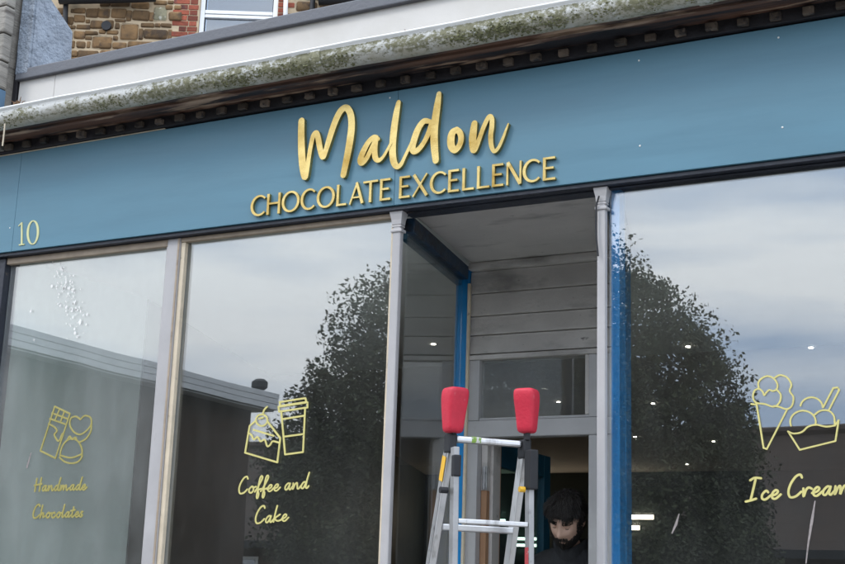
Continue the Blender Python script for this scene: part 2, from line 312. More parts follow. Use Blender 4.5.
# fascia panels
seams = [XL, X_(18, 190, 0), X_(396, 150, 0), X_(396, 150, 0) + 2.26, XR]
for a, b in zip(seams, seams[1:]):
    P(mbox('fascia_panel', a + .0008, b - .0008, 0, 0.045, ZB, ZT, MT['fascia'], bev=0.0015))
P(mbox('fascia_lower_trim', XL, XR, 0.012, 0.06, ZB - .020, ZB - .002, MT['navy'], bev=.003))
P(mbox('fascia_backing', XL, XR, 0.046, 0.14, ZB - .015, 3.86, MT['navy'], bev=0))
P(mbox('fascia_top_bead', XL, X_(165, 130, 0), -0.004, .02, ZT + .001, ZT + .005, MT['cream'], bev=.001))
for p in [(640, 146), (782.5, 127.5), (778.5, 37.8), (639, 60.7), (10, 228), (390, 98)]:
    q = onY(p, 0); bm = bmesh.new(); bmesh.ops.create_uvsphere(bm, u_segments=8, v_segments=5, radius=.0042, matrix=Matrix.Translation((q.x, -.001, q.z)) @ Matrix.Diagonal((1, .5, 1, 1)))
    P(link('screw', bm, MT['white_splash']))
# cornice
cor = P(mbox('cornice', XL, XR, -0.018, .1, ZT + .008, ZT + .085, MT['corn_dark'], bev=.002))
bm = bmesh.new(); prof = [(-.018, 3.716), (-.105, 3.716), (-.118, 3.722), (-.120, 3.735), (-.135, 3.744), (-.15, 3.765), (-.152, 3.80), (-.018, 3.80)]
prof = [(y, z - .012) for y, z in prof]
prism(bm, [Vector((XL, y, z)) for y, z in prof], Vector((XR - XL, 0, 0))); o = link('moulding', bm, MT['corn'], cor)
o.matrix_parent_inverse = Matrix()
bmD = bmesh.new(); box(bmD, -.023, .023, -.024, -.0, -.0155, .0155, .003); dme = link('dentil', bmD, MT['dentil'], cor)
x = -2.542 - 24 * .1265; first = True; bmi = Matrix()
random.seed(3)
while x < XR - .03:
    if first: o = dme; first = False
    else: o = dme.copy(); COL.objects.link(o); o.parent = cor
    o.location = (x, -.018, 3.675 + random.uniform(-.002, .002)); o.rotation_euler = (0, random.uniform(-.03, .03), random.uniform(-.05, .05)); o.scale = (random.uniform(.88, 1.08), random.uniform(.75, 1.1), random.uniform(.82, 1.08)); x += .1265
# gutter: half-round, open top, painted white, mossy
gm = pmat('mossy_white_gutter', (0.66, 0.67, 0.66), 0.55, var=.06, scale=5, bump=.25, bscale=50)
t = gm.node_tree; b = t.nodes['Principled BSDF']; lk = b.inputs['Base Color'].links[0].from_socket
tcn = N(t, 'ShaderNodeTexCoord'); sep = N(t, 'ShaderNodeSeparateXYZ'); t.links.new(tcn.outputs['Object'], sep.inputs[0])
zr = N(t, 'ShaderNodeMapRange'); zr.inputs['From Min'].default_value = 3.80; zr.inputs['From Max'].default_value = 3.70
t.links.new(sep.outputs['Z'], zr.inputs['Value'])
xr = N(t, 'ShaderNodeMapRange'); xr.inputs['From Min'].default_value = -5.2; xr.inputs['From Max'].default_value = -4.0; xr.inputs['To Min'].default_value = -.22; xr.inputs['To Max'].default_value = .0
t.links.new(sep.outputs['X'], xr.inputs['Value'])
nz = tnoise(t, tcn.outputs['Object'], 55, 8, .75, (.7, 1, 1)); nz2 = tnoise(t, tcn.outputs['Object'], 4, 2, .5, (.7, 1, 1))
def MA(op, a, b):
    n = N(t, 'ShaderNodeMath', operation=op)
    for i, v in enumerate((a, b)):
        if hasattr(v, 'is_linked'): t.links.new(v, n.inputs[i])
        else: n.inputs[i].default_value = v
    return n.outputs[0]
sm = MA('ADD', MA('ADD', nz, xr.outputs[0]), MA('MULTIPLY', MA('SUBTRACT', nz2, .5), .6))
wz = ramp(t, zr.outputs[0], [(0.16, 0.0), (0.30, 1.0), (0.85, 1.05), (1.0, .85)])
msk = ramp(t, MA('MULTIPLY', sm, wz), [(0.40, 0.0), (0.53, 1.0)])
mossc = mixc(t, tnoise(t, tcn.outputs['Object'], 60, 3), (0.065, 0.068, 0.034), (0.33, 0.32, 0.20))
stain = mixc(t, ramp(t, MA('MULTIPLY', tnoise(t, tcn.outputs['Object'], 11, 5, .6, (1, 1, .5)), zr.outputs[0]), [(.22, 0.0), (.5, .8)]), lk, (0.40, 0.37, 0.28))
t.links.new(mixc(t, msk, stain, mossc), b.inputs['Base Color'])
bm = bmesh.new(); GY, GZ, GR = -.205, 3.758, .058
outer = [(GY + GR * math.cos(a), GZ + GR * 1.0 * math.sin(a)) for a in [math.pi + math.pi * k / 14 for k in range(15)]]
outer = [(GY - GR - .006, GZ + .034), (GY - GR - .008, GZ + .026), (GY - GR, GZ + .02)] + outer + [(GY + GR, GZ + .034)]
inner = [(GY + (GR - .006) * math.cos(a), GZ + (GR - .006) * math.sin(a)) for a in [2 * math.pi - math.pi * k / 10 for k in range(11)]]
inner = [(GY + GR - .006, GZ + .034)] + inner + [(GY - GR + .006, GZ + .034)]
loop = outer + inner; nx = 60
rings = [[bm.verts.new((XL + (XR - XL) * i / nx, y, z + .0025 * math.sin(i * .9) * (1 if i % 2 else .4))) for y, z in loop] for i in range(nx + 1)]
for a, c in zip(rings, rings[1:]):
    for k in range(len(loop)): bm.faces.new((a[k], a[(k + 1) % len(loop)], c[(k + 1) % len(loop)], c[k]))
bm.faces.new(rings[0]); bm.faces.new(rings[-1][::-1])
gut = P(link('gutter', bm, gm, smooth=True))
# gutter union joint collars
for px in (318, 700):
    X = X_(px, 60, -.2); bm = bmesh.new(); R2 = GR + .004
    pts = [(GY + R2 * math.cos(a), GZ + R2 * math.sin(a)) for a in [math.pi + math.pi * k / 14 for k in range(15)]]
    pts = [(GY - R2, GZ + .03)] + pts + [(GY + R2, GZ + .03)]
    prism(bm, [Vector((X, y, z)) for y, z in pts], Vector((.05, 0, 0))); o = link('gutter_joint', bm, gm, gut); o.matrix_parent_inverse = Matrix()
# moss tufts on the gutter
bm = bmesh.new(); random.seed(11)
for i in range(5200):
    X = random.uniform(-5.0, -.2); g = noise.noise(Vector((X * 1.7, 3, 1))) + .5 * noise.noise(Vector((X * 6, 9, 1)))
    if g + random.uniform(-.35, .35) < (.30 if X < -4.2 else 0.05): continue
    a = math.pi * random.triangular(1.02, 1.5, 1.25); r = GR + .001
    c = Vector((X, GY + r * math.cos(a), GZ + r * math.sin(a)))
    s = random.triangular(.0015, .0065, .0025)
    bmesh.ops.create_icosphere(bm, subdivisions=1, radius=s, matrix=Matrix.Translation(c) @ Matrix.Rotation(random.random() * 6, 4, 'X') @ Matrix.Diagonal((random.uniform(.8, 1.6), .6, random.uniform(.8, 1.4), 1)))
o = link('moss', bm, MT['moss'], gut, kind='stuff'); o.matrix_parent_inverse = Matrix()
# parapet
xj = X_(54, 90, 0); xl = X_(19, 90, 0)
for a, b in ((xl, xj - .0012), (xj + .0012, XR)):
    P(mbox('parapet_board', a, b, 0.0, .05, 3.79, 4.06, MT['parapet'], bev=.002))
P(mbox('parapet_cap', xl - .01, XR, -.028, .3, 4.058, 4.118, MT['cap'], bev=.006))
# weeds / debris
def tuft(name, p, Y, n, h, label):
    q = onY(p, Y); bm = bmesh.new()
    for i in range(n):
        a = random.random() * 6.28; l = h * random.uniform(.4, 1); b0 = q + Vector((random.uniform(-.02, .02), random.uniform(-.01, .01), 0))
        tube(bm, [b0, b0 + Vector((math.cos(a) * l * .3, math.sin(a) * l * .3, l * .6)), b0 + Vector((math.cos(a) * l * .7, math.sin(a) * l * .6, l * .8))], [.003, .0025, .001], 4)
    return tag(link(name, bm, MT['weed']), label, 'weed')
tuft('dry_weed', (17, 106), -.15, 14, .05, 'dry brown weed sprouting where the gutter meets the blue neighbour')
tuft('dry_weed', (406, 37), -.19, 12, .035, 'small brown weed tuft on gutter rim above the gold script letters')
# window frames, mullions, columns
YF = 0.05
m0, m1 = X_(164.5, 300, YF), X_(177, 300, YF)
c1a, c1b = X_(391.5, 300, YF), X_(399.6, 300, YF)
c2a, c2b = X_(598, 300, YF), X_(606.5, 300, YF)
FL0 = X_(3.5, 300, YF)
ZS, ZH = .62, ZB - .020        # sill and head of the windows
P(mbox('end_post', FL0 - .12, FL0, .035, .14, .12, ZB - .021, MT['navy']))
P(mbox('mullion', m0, m1, .04, .13, .12, ZB - .021, MT['grey']))
for a, b in ((c1a, c1b), (c2a, c2b)):
    col = P(mbox('column', a, b, .034, .066, .12, ZB - .0205, MT['grey'], bev=.008, smooth=False))
    for (z, e, h) in ((ZB - .115, .008, .014), (ZB - .092, .004, .01)):
        o = mbox('capital_ring', a - e, b + e, .036 - e, .064 + e, z, z + h, MT['grey'], bev=.004); o.parent = col; o.matrix_parent_inverse = Matrix()
    bm = bmesh.new(); cxm = (a + b) / 2; wq = (b - a) / 2
    fr = [(z, wq + .003 + .009 * k * k) for z, k in ((ZB - .08, 0), (ZB - .058, .45), (ZB - .04, .8), (ZB - .022, 1))]
    rg = [[bm.verts.new((cxm + sx * h, .05 + sy * (.016 + h - wq), z)) for sx, sy in ((-1, -1), (1, -1), (1, 1), (-1, 1))] for z, h in fr]
    for A, B in zip(rg, rg[1:]):
        for k in range(4): bm.faces.new((A[k], A[(k + 1) % 4], B[(k + 1) % 4], B[k]))
    bm.faces.new(rg[0]); bm.faces.new(rg[-1]); o = link('capital', bm, MT['grey'], col); o.matrix_parent_inverse = Matrix()
P(mbox('stall_riser', FL0, m0 - .002, .05, .16, .12, ZS - .05, MT['navy'])); P(mbox('stall_riser', m1 + .002, c1a - .002, .05, .16, .12, ZS - .05, MT['navy'])); P(mbox('stall_riser', c2b + .002, XR, .05, .16, .12, ZS - .05, MT['navy']))
GL_HAZE_LIFT = glassmat('haze_brightened_window_glass', (0.955, 0.98, 0.97), 2.35, 0.075, 0.0012)  # dust haze strengthened to brighten the left pane; the lift is painted in
def window(x0, x1, mats, bw, gl=None):
    """pane with beads: mats = (top, left, right)"""
    pane = P(mbox('window_pane', x0 + .004, x1 - .004, YG, YG + .008, ZS - .02, ZH - .002, gl or GL, bev=0))
    def bead(a, b, z0, z1, mt, y0=.048):
        o = mbox('glazing_bead', a, b, y0, YG - .001, z0, z1, mt, bev=.004); o.parent = pane; o.matrix_parent_inverse = Matrix()
    if mats[0]: bead(x0 + .001, x1 - .001, ZH - bw[0] - .001, ZH - .001, mats[0], .044)
    if mats[1]: bead(x0 + .001, x0 + bw[1], ZS, ZH - bw[0] - .002, mats[1])
    if mats[2]: bead(x1 - bw[2], x1 - .001, ZS, ZH - bw[0] - .002, mats[2])
    bead(x0 + .001, x1 - .001, ZS - .05, ZS - .001, MT['grey'])
    return pane
window(FL0, m0, (MT['tan'], None, MT['grey']), (.034, 0, .012), GL_HAZE_LIFT)
window(m1, c1a, (MT['tan'], MT['cream'], MT['cream']), (.022, .026, .014))
window(c2b, XR, (MT['navy'], None, None), (.006, 0, 0))
P(mbox('mullion_groove_bead', m1 - .012, m1 - .002, .036, .0405, .7, ZB - .023, MT['tan'], bev=.001))
# inner blue faces of the frame, seen through the glass
P(mbox('inner_post', c2b + .006, c2b + .042, YG + .012, .16, .13, 3.13, MT['blue']))
sh_l = mbox('bounce_shelf', -5.14, c1b - .16, .17, 1.05, ZS - .06, ZS - .01, MT['upvc'], bev=.006); tag(sh_l, 'added white bounce shelf behind the two left windows', 'shelf')  # unseen white shelf added to bounce daylight onto the inner wall
sh_r = mbox('bounce_shelf', c2b + .16, 1.58, .17, 1.05, ZS - .06, ZS - .01, MT['upvc'], bev=.006); tag(sh_r, 'added white bounce shelf behind the right window', 'shelf')  # matching unseen bounce shelf added on the right
# recess
D = 1.09
iL, iQ = -2.856, -2.013; iR = iQ - .052
sof = bmesh.new(); prism(sof, [Vector(v) for v in ((c1b + .0, .142, ZB - .001), (c2a - .0, .142, ZB - .001), (iQ, D + .05, ZB - .001), (iL, D + .05, ZB - .001))], Vector((0, 0, .03)))
P(link('recess_soffit', sof, MT['grey_dull']))
P(mbox('recess_head_rail', c1b + .001, c2a - .001, .062, .14, ZB - .026, ZB - .004, MT['navy']))
YD = D
def zD(py): return Z_(536, py, YD)
# cove and cladding boards over the transom
P(mbox('cove_moulding', iL, iR, YD - .05, YD + .02, zD(266.5), ZB - .002, MT['grey_dull'], bev=.012))
ys = [267, 290, 313, 332.5, 352]
for a, b in zip(ys, ys[1:]):
    bm = bmesh.new(); z1, z0 = zD(a), zD(b)
    prism(bm, [Vector((iL, y, z)) for y, z in ((YD + .03, z0 + .004), (YD - .018, z0 + .004), (YD - .018, z0 + .012), (YD - .002, z1 - .012), (YD - .002, z1), (YD + .03, z1))], Vector((iR - iL, 0, 0)))
    P(link('cladding_board', bm, MT['grey_dull']))
# transom and door frame
tx0, tx1 = X_(481, 390, YD), X_(590.5, 390, YD)
zt1, zt0, zh0 = zD(357.5), zD(419.5), zD(436.5)
P(mbox('transom_head', iL, iR, YD - .028, YD + .04, zt1, zD(352.5), MT['grey_dull']))
P(mbox('door_head', iL, iR, YD - .03, YD + .05, zh0, zt0, MT['grey'], bev=.006))
P(mbox('door_jamb', iL, tx0, YD - .025, YD + .06, .13, zh0 - .001, MT['grey'])); P(mbox('transom_jamb', iL, tx0, YD - .025, YD + .04, zt0 + .001, zt1 - .001, MT['grey']))
P(mbox('door_jamb', tx1, iR, YD - .025, YD + .06, .13, zh0 - .001, MT['grey'])); P(mbox('transom_jamb', tx1, iR, YD - .025, YD + .04, zt0 + .001, zt1 - .001, MT['grey']))
P(mbox('transom_pane', tx0 + .002, tx1 - .002, YD, YD + .006, zt0 + .002, zt1 - .002, glassmat('dusty_transom_glass', (.94, .95, .94), 1.7, .07), bev=0))
P(mbox('transom_bead', tx0 + .001, tx1 - .001, YD - .018, YD - .001, zt0 + .001, zt0 + .014, MT['grey']))
P(mbox('transom_bead', tx1 - .022, tx1 - .001, YD - .018, YD - .001, zt0 + .015, zt1 - .002, MT['grey_dull']))
P(mbox('jamb_bead', iL + .0, iL + .014, YD - .045, YD - .026, .13, ZB - .11, MT['cream'], bev=.003))
P(mbox('threshold', iL, iR, YD - .06, YD + .08, .121, .15, MT['grey_dull']))
# open door, hinged on the left jamb and swung into the shop
dx = tx0 + .005
door = P(mbox('door', dx - .0, dx + .042, YD + .065, YD + .155, .15, zh0 - .01, MT['grey_dull']))
for nm, y0, y1, z0, z1, mt in (('door_stile', .155, .16, .15, zh0 - .012, MT['wood']), ('door_stile', .73, .82, .15, zh0 - .01, MT['teal']), ('door_rail', .161, .729, zh0 - .13, zh0 - .01, MT['teal']), ('door_rail', .161, .729, .15, .42, MT['teal'])):
    o = mbox(nm, dx, dx + .042, YD + y0, YD + y1, z0, z1, mt); o.parent = door; o.matrix_parent_inverse = Matrix()
o = mbox('door_glass', dx + .018, dx + .024, YD + .158, YD + .732, .42, zh0 - .13, glassmat('door_glass', (.55, .75, .78), 1.5), bev=0); o.parent = door; o.matrix_parent_inverse = Matrix()
zhi, zwo = Z_(478, 462, YD), Z_(478, 490, YD)
P(mbox('bare_wood_stop', tx0 + .002, tx0 + .034, YD + .02, YD + .058, .15, zwo, MT['wood'])); P(mbox('painted_stop', tx0 + .002, tx0 + .034, YD + .02, YD + .058, zwo + .001, zh0 - .003, MT['grey_dull']))
bm = bmesh.new(); tube(bm, [(tx0 + .022, YD + .013, Z_(478, 489, YD)), (tx0 + .022, YD + .013, Z_(478, 466, YD))], .006, 8); box(bm, tx0 + .008, tx0 + .036, YD + .016, YD + .021, Z_(478, 489, YD), Z_(478, 466, YD), .001)
P(link('hinge', bm, MT['alu_dull']))
# recess side screens
def side(xf, xi, s):
    a, b = Vector((xf, .16, 0)), Vector((xi, YD - .03, 0)); d = (b - a).normalized(); nrm = Vector((-d.y, d.x, 0)) * s
    zb = ZB - .05
    bm = bmesh.new(); beam(bm, a + Vector((0, 0, zb)), b + Vector((0, 0, zb)), .07, .06, (0, 0, 1), .006); P(link('side_top_rail', bm, MT['rail_blue']))
    bm = bmesh.new(); beam(bm, a + Vector((0, 0, zb - .05)) + nrm * .02, b + Vector((0, 0, zb - .05)) + nrm * .02, .028, .03, (0, 0, 1), .003); P(link('side_top_bead', bm, MT['teal']))
    bm = bmesh.new(); beam(bm, a + Vector((0, 0, .36)), b + Vector((0, 0, .36)), .46, .06, (0, 0, 1), .006); P(link('side_panel', bm, MT['navy']))
    bm = bmesh.new(); beam(bm, a + Vector((0, 0, 1.8)), b + Vector((0, 0, 1.8)), 2.43, .008, (0, 0, 1)); P(link('side_pane', bm, GL_DOOR))
side(c1b - .03, iL - .035, 1); side(c2a + .03, iQ - .02, -1)
P(mbox('inner_corner_post', X_(455.5, 400, YD), iL - .004, YD - .03, YD + .05, .13, Z_(462, 268, YD), MT['blue']))
P(mbox('inner_corner_post', iR + .002, iQ, YD - .03, YD + .05, .13, Z_(620, 250, YD), MT['blue']))
# loose black cable by the right column
bm = bmesh.new(); tube(bm, [onY(p, .02) for p in ((599, 196), (596.2, 206), (595.8, 222), (596.6, 240), (598.2, 256))], .004, 6); P(link('cable', bm, MT['black']))
bm = bmesh.new(); tube(bm, [onY(p, -.262) for p in ((5, 124), (4, 134), (2.5, 146))], .004, 6); P(link('hanging_wire', bm, MT['cream']))

# ================================================================== SIGN LETTERING
KY = .0
def pxs(zoom, pts, Y=0.0):      # zoom = (x0, y0, scale): enlarged-photo points -> (X, Z, half width in m)
    o = []
    for x, y, h in pts:
        q = onY((zoom[0] + x / zoom[2], zoom[1] + y / zoom[2]), Y); q2 = onY((zoom[0] + x / zoom[2], zoom[1] + (y + h) / zoom[2]), Y)
        o.append((q.x, q.z, abs(q.z - q2.z)))
    return o
ZA, ZBm = (285, 80, 4.696), (400, 80, 5.125)
script = [
 (ZA, [[(77, 193, 16), (76, 260, 17), (78, 340, 18), (84, 410, 18), (93, 456, 15), (102, 430, 12), (111, 370, 11), (121, 310, 11), (133, 262, 12), (148, 249, 12), (157, 280, 14), (165, 325, 14), (178, 362, 13), (192, 330, 13), (212, 265, 15), (236, 195, 16), (262, 145, 16), (288, 131, 15), (307, 158, 16), (313, 210, 17), (306, 280, 18), (292, 360, 17), (274, 446, 15)]]),
 (ZA, [[(436, 278, 10), (418, 270, 13), (392, 292, 13), (368, 335, 15), (354, 375, 15), (362, 389, 14), (385, 365, 12), (408, 318, 11), (428, 276, 11)], [(428, 272, 13), (422, 320, 14), (424, 362, 14), (438, 378, 11), (458, 366, 8), (478, 335, 7), (497, 300, 7)]]),
 (ZA, [[(533, 105, 11), (524, 150, 15), (514, 215, 17), (507, 280, 17), (505, 340, 17), (511, 385, 16), (526, 407, 13), (545, 396, 10), (562, 362, 8), (580, 325, 8), (597, 290, 8)]]),
 (ZBm, [[(148, 212, 12), (122, 212, 15), (96, 245, 17), (76, 295, 18), (64, 345, 17), (72, 366, 16), (96, 355, 14), (124, 318, 13), (148, 268, 14), (164, 215, 13)], [(200, 72, 13), (192, 130, 18), (182, 200, 20), (176, 270, 20), (177, 340, 20), (184, 413, 17)]]),
 (ZBm, [[(292, 256, 15), (270, 268, 18), (261, 300, 20), (263, 338, 19), (280, 360, 16), (302, 340, 15), (313, 305, 15), (308, 272, 15), (290, 254, 14)]]),
 (ZBm, [[(381, 223, 16), (376, 262, 19), (372, 305, 20), (376, 358, 17), (390, 345, 13), (408, 298, 12), (430, 238, 12), (455, 190, 12), (470, 196, 12), (471, 235, 13), (465, 285, 13), (468, 335, 12), (482, 366, 10), (503, 350, 9), (525, 305, 8), (542, 260, 6), (555, 225, 4)]]),
]
sg = empty('script_sign', (-2.65, 0, 3.35), 'large gold raised script lettering across the middle of the blue fascia', 'sign')
for z, strokes in script:
    bm = bmesh.new()
    for k, s in enumerate(strokes): ribbon(bm, pxs(z, spline(s, 7), -.019), -.019 - .0012 * k, .001, .0009)
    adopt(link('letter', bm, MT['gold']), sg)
# block capitals
CH = [('C', 251, 265.3), ('H', 267, 280.2), ('O', 282, 299.2), ('C', 301, 315), ('O', 317, 334.4), ('L', 336.5, 346.5), ('A', 349.5, 363.5), ('T', 363, 377.6), ('E', 379.7, 390.5),
      ('E', 399, 410), ('X', 411.8, 428.6), ('C', 430.2, 446), ('E', 448, 459), ('L', 462, 474), ('L', 476.6, 489.6), ('E', 491.8, 503.4), ('N', 506.4, 521.4), ('C', 523, 540), ('E', 542.6, 555.4)]
YL = -.015
zbase, ztop = onY((399, 198.6), YL).z, onY((399, 176.8), YL).z
hgt = ztop - zbase
def capstrokes(ch):
    T, t_ = .066, .043
    if ch == 'H': return [[(.08, 0, T), (.08, .5, T * .88), (.08, 1, T)], [(.92, 0, T), (.92, .5, T * .88), (.92, 1, T)], [(.08, .52, t_), (.92, .52, t_)]]
    if ch == 'L': return [[(.13, 0, T), (.13, .5, T * .88), (.13, 1, T)], [(.13, .05, t_), (1, .05, t_ * 1.1)]]
    if ch == 'E': return [[(.13, 0, T), (.13, .5, T * .88), (.13, 1, T)], [(.13, .05, t_), (1, .05, t_ * 1.15)], [(.13, .95, t_), (.97, .95, t_ * 1.15)], [(.13, .52, t_), (.86, .52, t_ * 1.1)]]
    if ch == 'T': return [[(.5, 0, T), (.5, .5, T * .88), (.5, .98, T)], [(0, .945, t_ * 1.15), (.5, .95, t_), (1, .955, t_ * 1.15)]]
    if ch == 'A': return [[(.04, 0, t_ * .85), (.52, .98, t_ * 1.1)], [(.48, 1.0, T * .9), (.94, 0, T * 1.05)], [(.18, .30, t_ * .8), (.80, .30, t_ * .8)]]
    if ch == 'X': return [[(.1, 1, T * 1.05), (.9, 0, T * 1.05)], [(.88, 1, t_ * .9), (.08, 0, t_ * .9)]]
    if ch == 'N': return [[(.06, 0, t_), (.06, 1, t_)], [(.08, 1, T * 1.05), (.92, 0, T * 1.05)], [(.94, 0, t_), (.94, 1, t_)]]
    if ch == 'O': return [[(.5 + .445 * math.cos(a), .5 + .46 * math.sin(a), t_ + (T - t_) * abs(math.cos(a))) for a in [math.pi / 2 + 2 * math.pi * k / 36 for k in range(37)]]]
    if ch == 'C': return [[(.58 + .52 * math.cos(a), .5 + .46 * math.sin(a), t_ * 1.05 + (T - t_) * max(0, -math.cos(a))) for a in [math.radians(44 + 272 * k / 30) for k in range(31)]]]
s2 = empty('lettering_sign', (-2.65, 0, 3.15), 'gold raised capital lettering along the lower edge of blue fascia', 'sign')
for ch, a, b in CH:
    ym = 205 - (a - 251) * .1217
    x0, x1 = X_(a, ym, YL), X_(b, ym, YL); bm = bmesh.new()
    for k, s in enumerate(capstrokes(ch)):
        ribbon(bm, [(x0 + (x1 - x0) * u, zbase + hgt * v, h * hgt) for u, v, h in s], YL - .0006 * k, .001, .0004, cap=False)
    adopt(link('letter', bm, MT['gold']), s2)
# house number
nm = empty('house_number', (-4.95, 0, 3.14), 'pale yellow painted number 10 at the left end of fascia', 'number')
Z10 = (0, 200, 7.05)
one = [[(152, 158, 6), (153, 230, 7), (152, 312, 7)], [(152, 160, 4), (142, 172, 4), (130, 184, 3)], [(133, 317, 4), (172, 312, 4)]]
zero = [[(231 + 36 * math.cos(a) + 8 * math.sin(a) * .4, 229 - 82 * math.sin(a), 3.5 + 6 * abs(math.cos(a))) for a in [math.pi / 2 + 2 * math.pi * k / 32 for k in range(33)]]]
for g in (one, zero):
    bm = bmesh.new()
    for k, s in enumerate(g): ribbon(bm, pxs(Z10, s, -.003), -.003 - .0004 * k, .0005, .0003, cap=False)
    adopt(link('digit', bm, MT['pale_gold']), nm)

# ================================================================== WINDOW DECALS
YV = YG - .0022
def dec(parent, name, zoom, strokes, hw, mt, sub=6, straight=False):
    bm = bmesh.new()
    for k, s in enumerate(strokes):
        pts = [(x, y, hw) for x, y in s]
        sm = spline(pts, sub) if not straight and len(pts) > 2 else pts
        ribbon(bm, pxs(zoom, sm, YV), YV - .0004 * (k % 5), YG + .001, .0003)
    return adopt(link(name, bm, mt), parent)
def closed(p): return p + [p[0]]
def segs(p): return [[a, b] for a, b in zip(p, p[1:])]
def circ(cx, cy, r, a0=0, a1=360, n=24, ry=None): return [(cx + r * math.cos(math.radians(a0 + (a1 - a0) * k / n)), cy - (ry or r) * math.sin(math.radians(a0 + (a1 - a0) * k / n))) for k in range(n + 1)]
G = {
'C': (1.2, [[(1.1, 2.25), (.95, 2.6), (.6, 2.4), (.25, 1.6), (.12, .7), (.3, .05), (.75, .1), (1.15, .6)]]),
'o': (.9, [[(.5, 1), (.2, .65), (.2, .15), (.48, 0), (.72, .4), (.62, .88), (.5, 1), (.7, .82), (1, .9)]]),
'f': (.72, [[(0, .1), (.4, 1.0), (.78, 2.1), (.68, 2.5), (.5, 2.1), (.36, .6), (.27, -.7), (.4, -.9), (.5, -.3), (.38, .3), (.75, .5)]]),
'e': (.78, [[(.05, .35), (.45, .5), (.6, .82), (.42, 1.0), (.17, .62), (.2, .12), (.48, 0), (.85, .45)]]),
'a': (.98, [[(.7, .85), (.48, 1), (.18, .58), (.18, .1), (.42, .08), (.7, .85)], [(.72, .95), (.64, .25), (.78, .0), (1.05, .4)]]),
'n': (1.0, [[(.12, .95), (.12, .0), (.35, .75), (.57, .95), (.64, .5), (.7, .06), (.86, .05), (1.05, .4)]]),
'd': (1.0, [[(.68, .85), (.46, 1), (.18, .58), (.18, .1), (.42, .08), (.68, .8)], [(.98, 2.4), (.76, 1.1), (.7, .15), (.9, .02), (1.05, .3)]]),
'k': (.95, [[(.08, 0), (.2, 1.2), (.36, 2.4)], [(.78, 1.05), (.22, .5), (.55, .1), (.95, .2)]]),
'I': (1.05, [[(.15, 2.35), (.5, 2.6), (1.0, 2.5)], [(.58, 2.5), (.45, 1.2), (.32, .0)], [(-.05, -.1), (.35, .0), (.75, .15)]]),
'c': (.8, [[(.62, .8), (.45, 1), (.17, .58), (.2, .1), (.48, 0), (.85, .42)]]),
'r': (.78, [[(.1, .95), (.17, 0), (.32, .75), (.52, 1.02), (.78, .85)]]),
'm': (1.5, [[(.12, .95), (.12, 0), (.34, .78), (.5, .95), (.55, .45), (.56, 0), (.76, .78), (.95, .95), (1.0, .45), (1.05, .06), (1.22, .05), (1.45, .4)]]),
'H': (1.2, [[(.28, 2.4), (.12, 0)], [(1.0, 2.5), (.85, 0)], [(0, 1.1), (1.15, 1.35)]]),
'h': (.95, [[(.34, 2.4), (.1, 0)], [(.12, .1), (.38, .85), (.58, .9), (.6, .1), (.9, .35)]]),
'l': (.55, [[(.4, 2.4), (.15, .4), (.28, 0), (.55, .4)]]),
't': (.65, [[(.4, 1.9), (.2, .25), (.38, 0), (.65, .35)], [(0, 1.2), (.68, 1.38)]]),
's': (.65, [[(.52, .95), (.28, .98), (.3, .6), (.5, .25), (.3, 0), (.05, .12)]]),
' ': (.55, []),
}
def script_text(parent, text, p0, p1, xh, hw, mt, slant=.22):
    tot = sum(G[c][0] for c in text); ux = ((p1[0] - p0[0]) / tot, (p1[1] - p0[1]) / tot); x = 0
    for c in text:
        adv, st = G[c]
        if st:
            zs = [[(p0[0] + (x + gx) * ux[0] + gy * xh * slant * .4, p0[1] + (x + gx) * ux[1] - gy * xh) for gx, gy in s] for s in st]
            dec(parent, 'letter', (0, 0, 1), zs, hw, mt, 5)
        x += adv
Zc = (220, 370, 3.318)
d2 = empty('window_decal', (-3.3, YG, 2.0), 'yellow cake and takeaway cup outlines over script on the middle window', 'decal', 'yellow window decals')
wave = [(93, 207), (104, 216), (112, 230), (124, 222), (134, 236), (148, 231), (156, 252), (166, 248), (175, 236), (196, 241)]
dec(d2, 'cake_outline', Zc, segs([(119, 167), (98, 185), (83, 274), (190, 306), (200, 226), (157, 170)]) + [wave] + [circ(138, 166, 19)] + [[(142, 147), (146, 133), (156, 122)]] + [[(111, 198), (178, 218)]] + [[(130, 161), (143, 158)]], 3.0, MT['decal'])
dec(d2, 'cup_outline', Zc, segs(closed([(198, 106), (283, 93), (286, 106), (200, 119)])) + segs(closed([(194, 122), (290, 107), (290, 124), (196, 138)])) + segs([(203, 138), (216, 280), (275, 272), (282, 126)]) + [[(206, 163), (281, 151)]] + [[(211, 221), (278, 212)]], 3.0, MT['decal'])
script_text(d2, 'Coffee and', (237.5, 493.8), (308, 487.8), 6.4, .85, MT['decal'])
script_text(d2, 'Cake', (254, 523.6), (287.5, 520.4), 6.6, .85, MT['decal'])
Zi = (730, 360, 3.757)
d3 = empty('window_decal', (-1.0, YG, 2.0), 'yellow ice cream cone and tub outlines over script on the right window', 'decal', 'yellow window decals')
scoop1 = circ(142, 100, 40, 215, -35, 16)
dec(d3, 'cone_outline', Zi, [[(108, 105), (106, 85), (120, 68), (142, 60), (165, 70), (178, 92), (174, 110), (160, 116), (148, 112), (136, 122), (128, 132), (122, 118), (108, 108), (92, 115), (86, 140), (98, 160), (130, 165), (165, 175), (186, 158), (190, 130), (174, 110)]] +
    [[(168, 66), (188, 56), (215, 66), (230, 92), (224, 116), (238, 140), (232, 172), (212, 184), (186, 176), (165, 172)]] + segs([(80, 165), (100, 167), (126, 330), (138, 334), (214, 186)]), 3.2, MT['decal'])
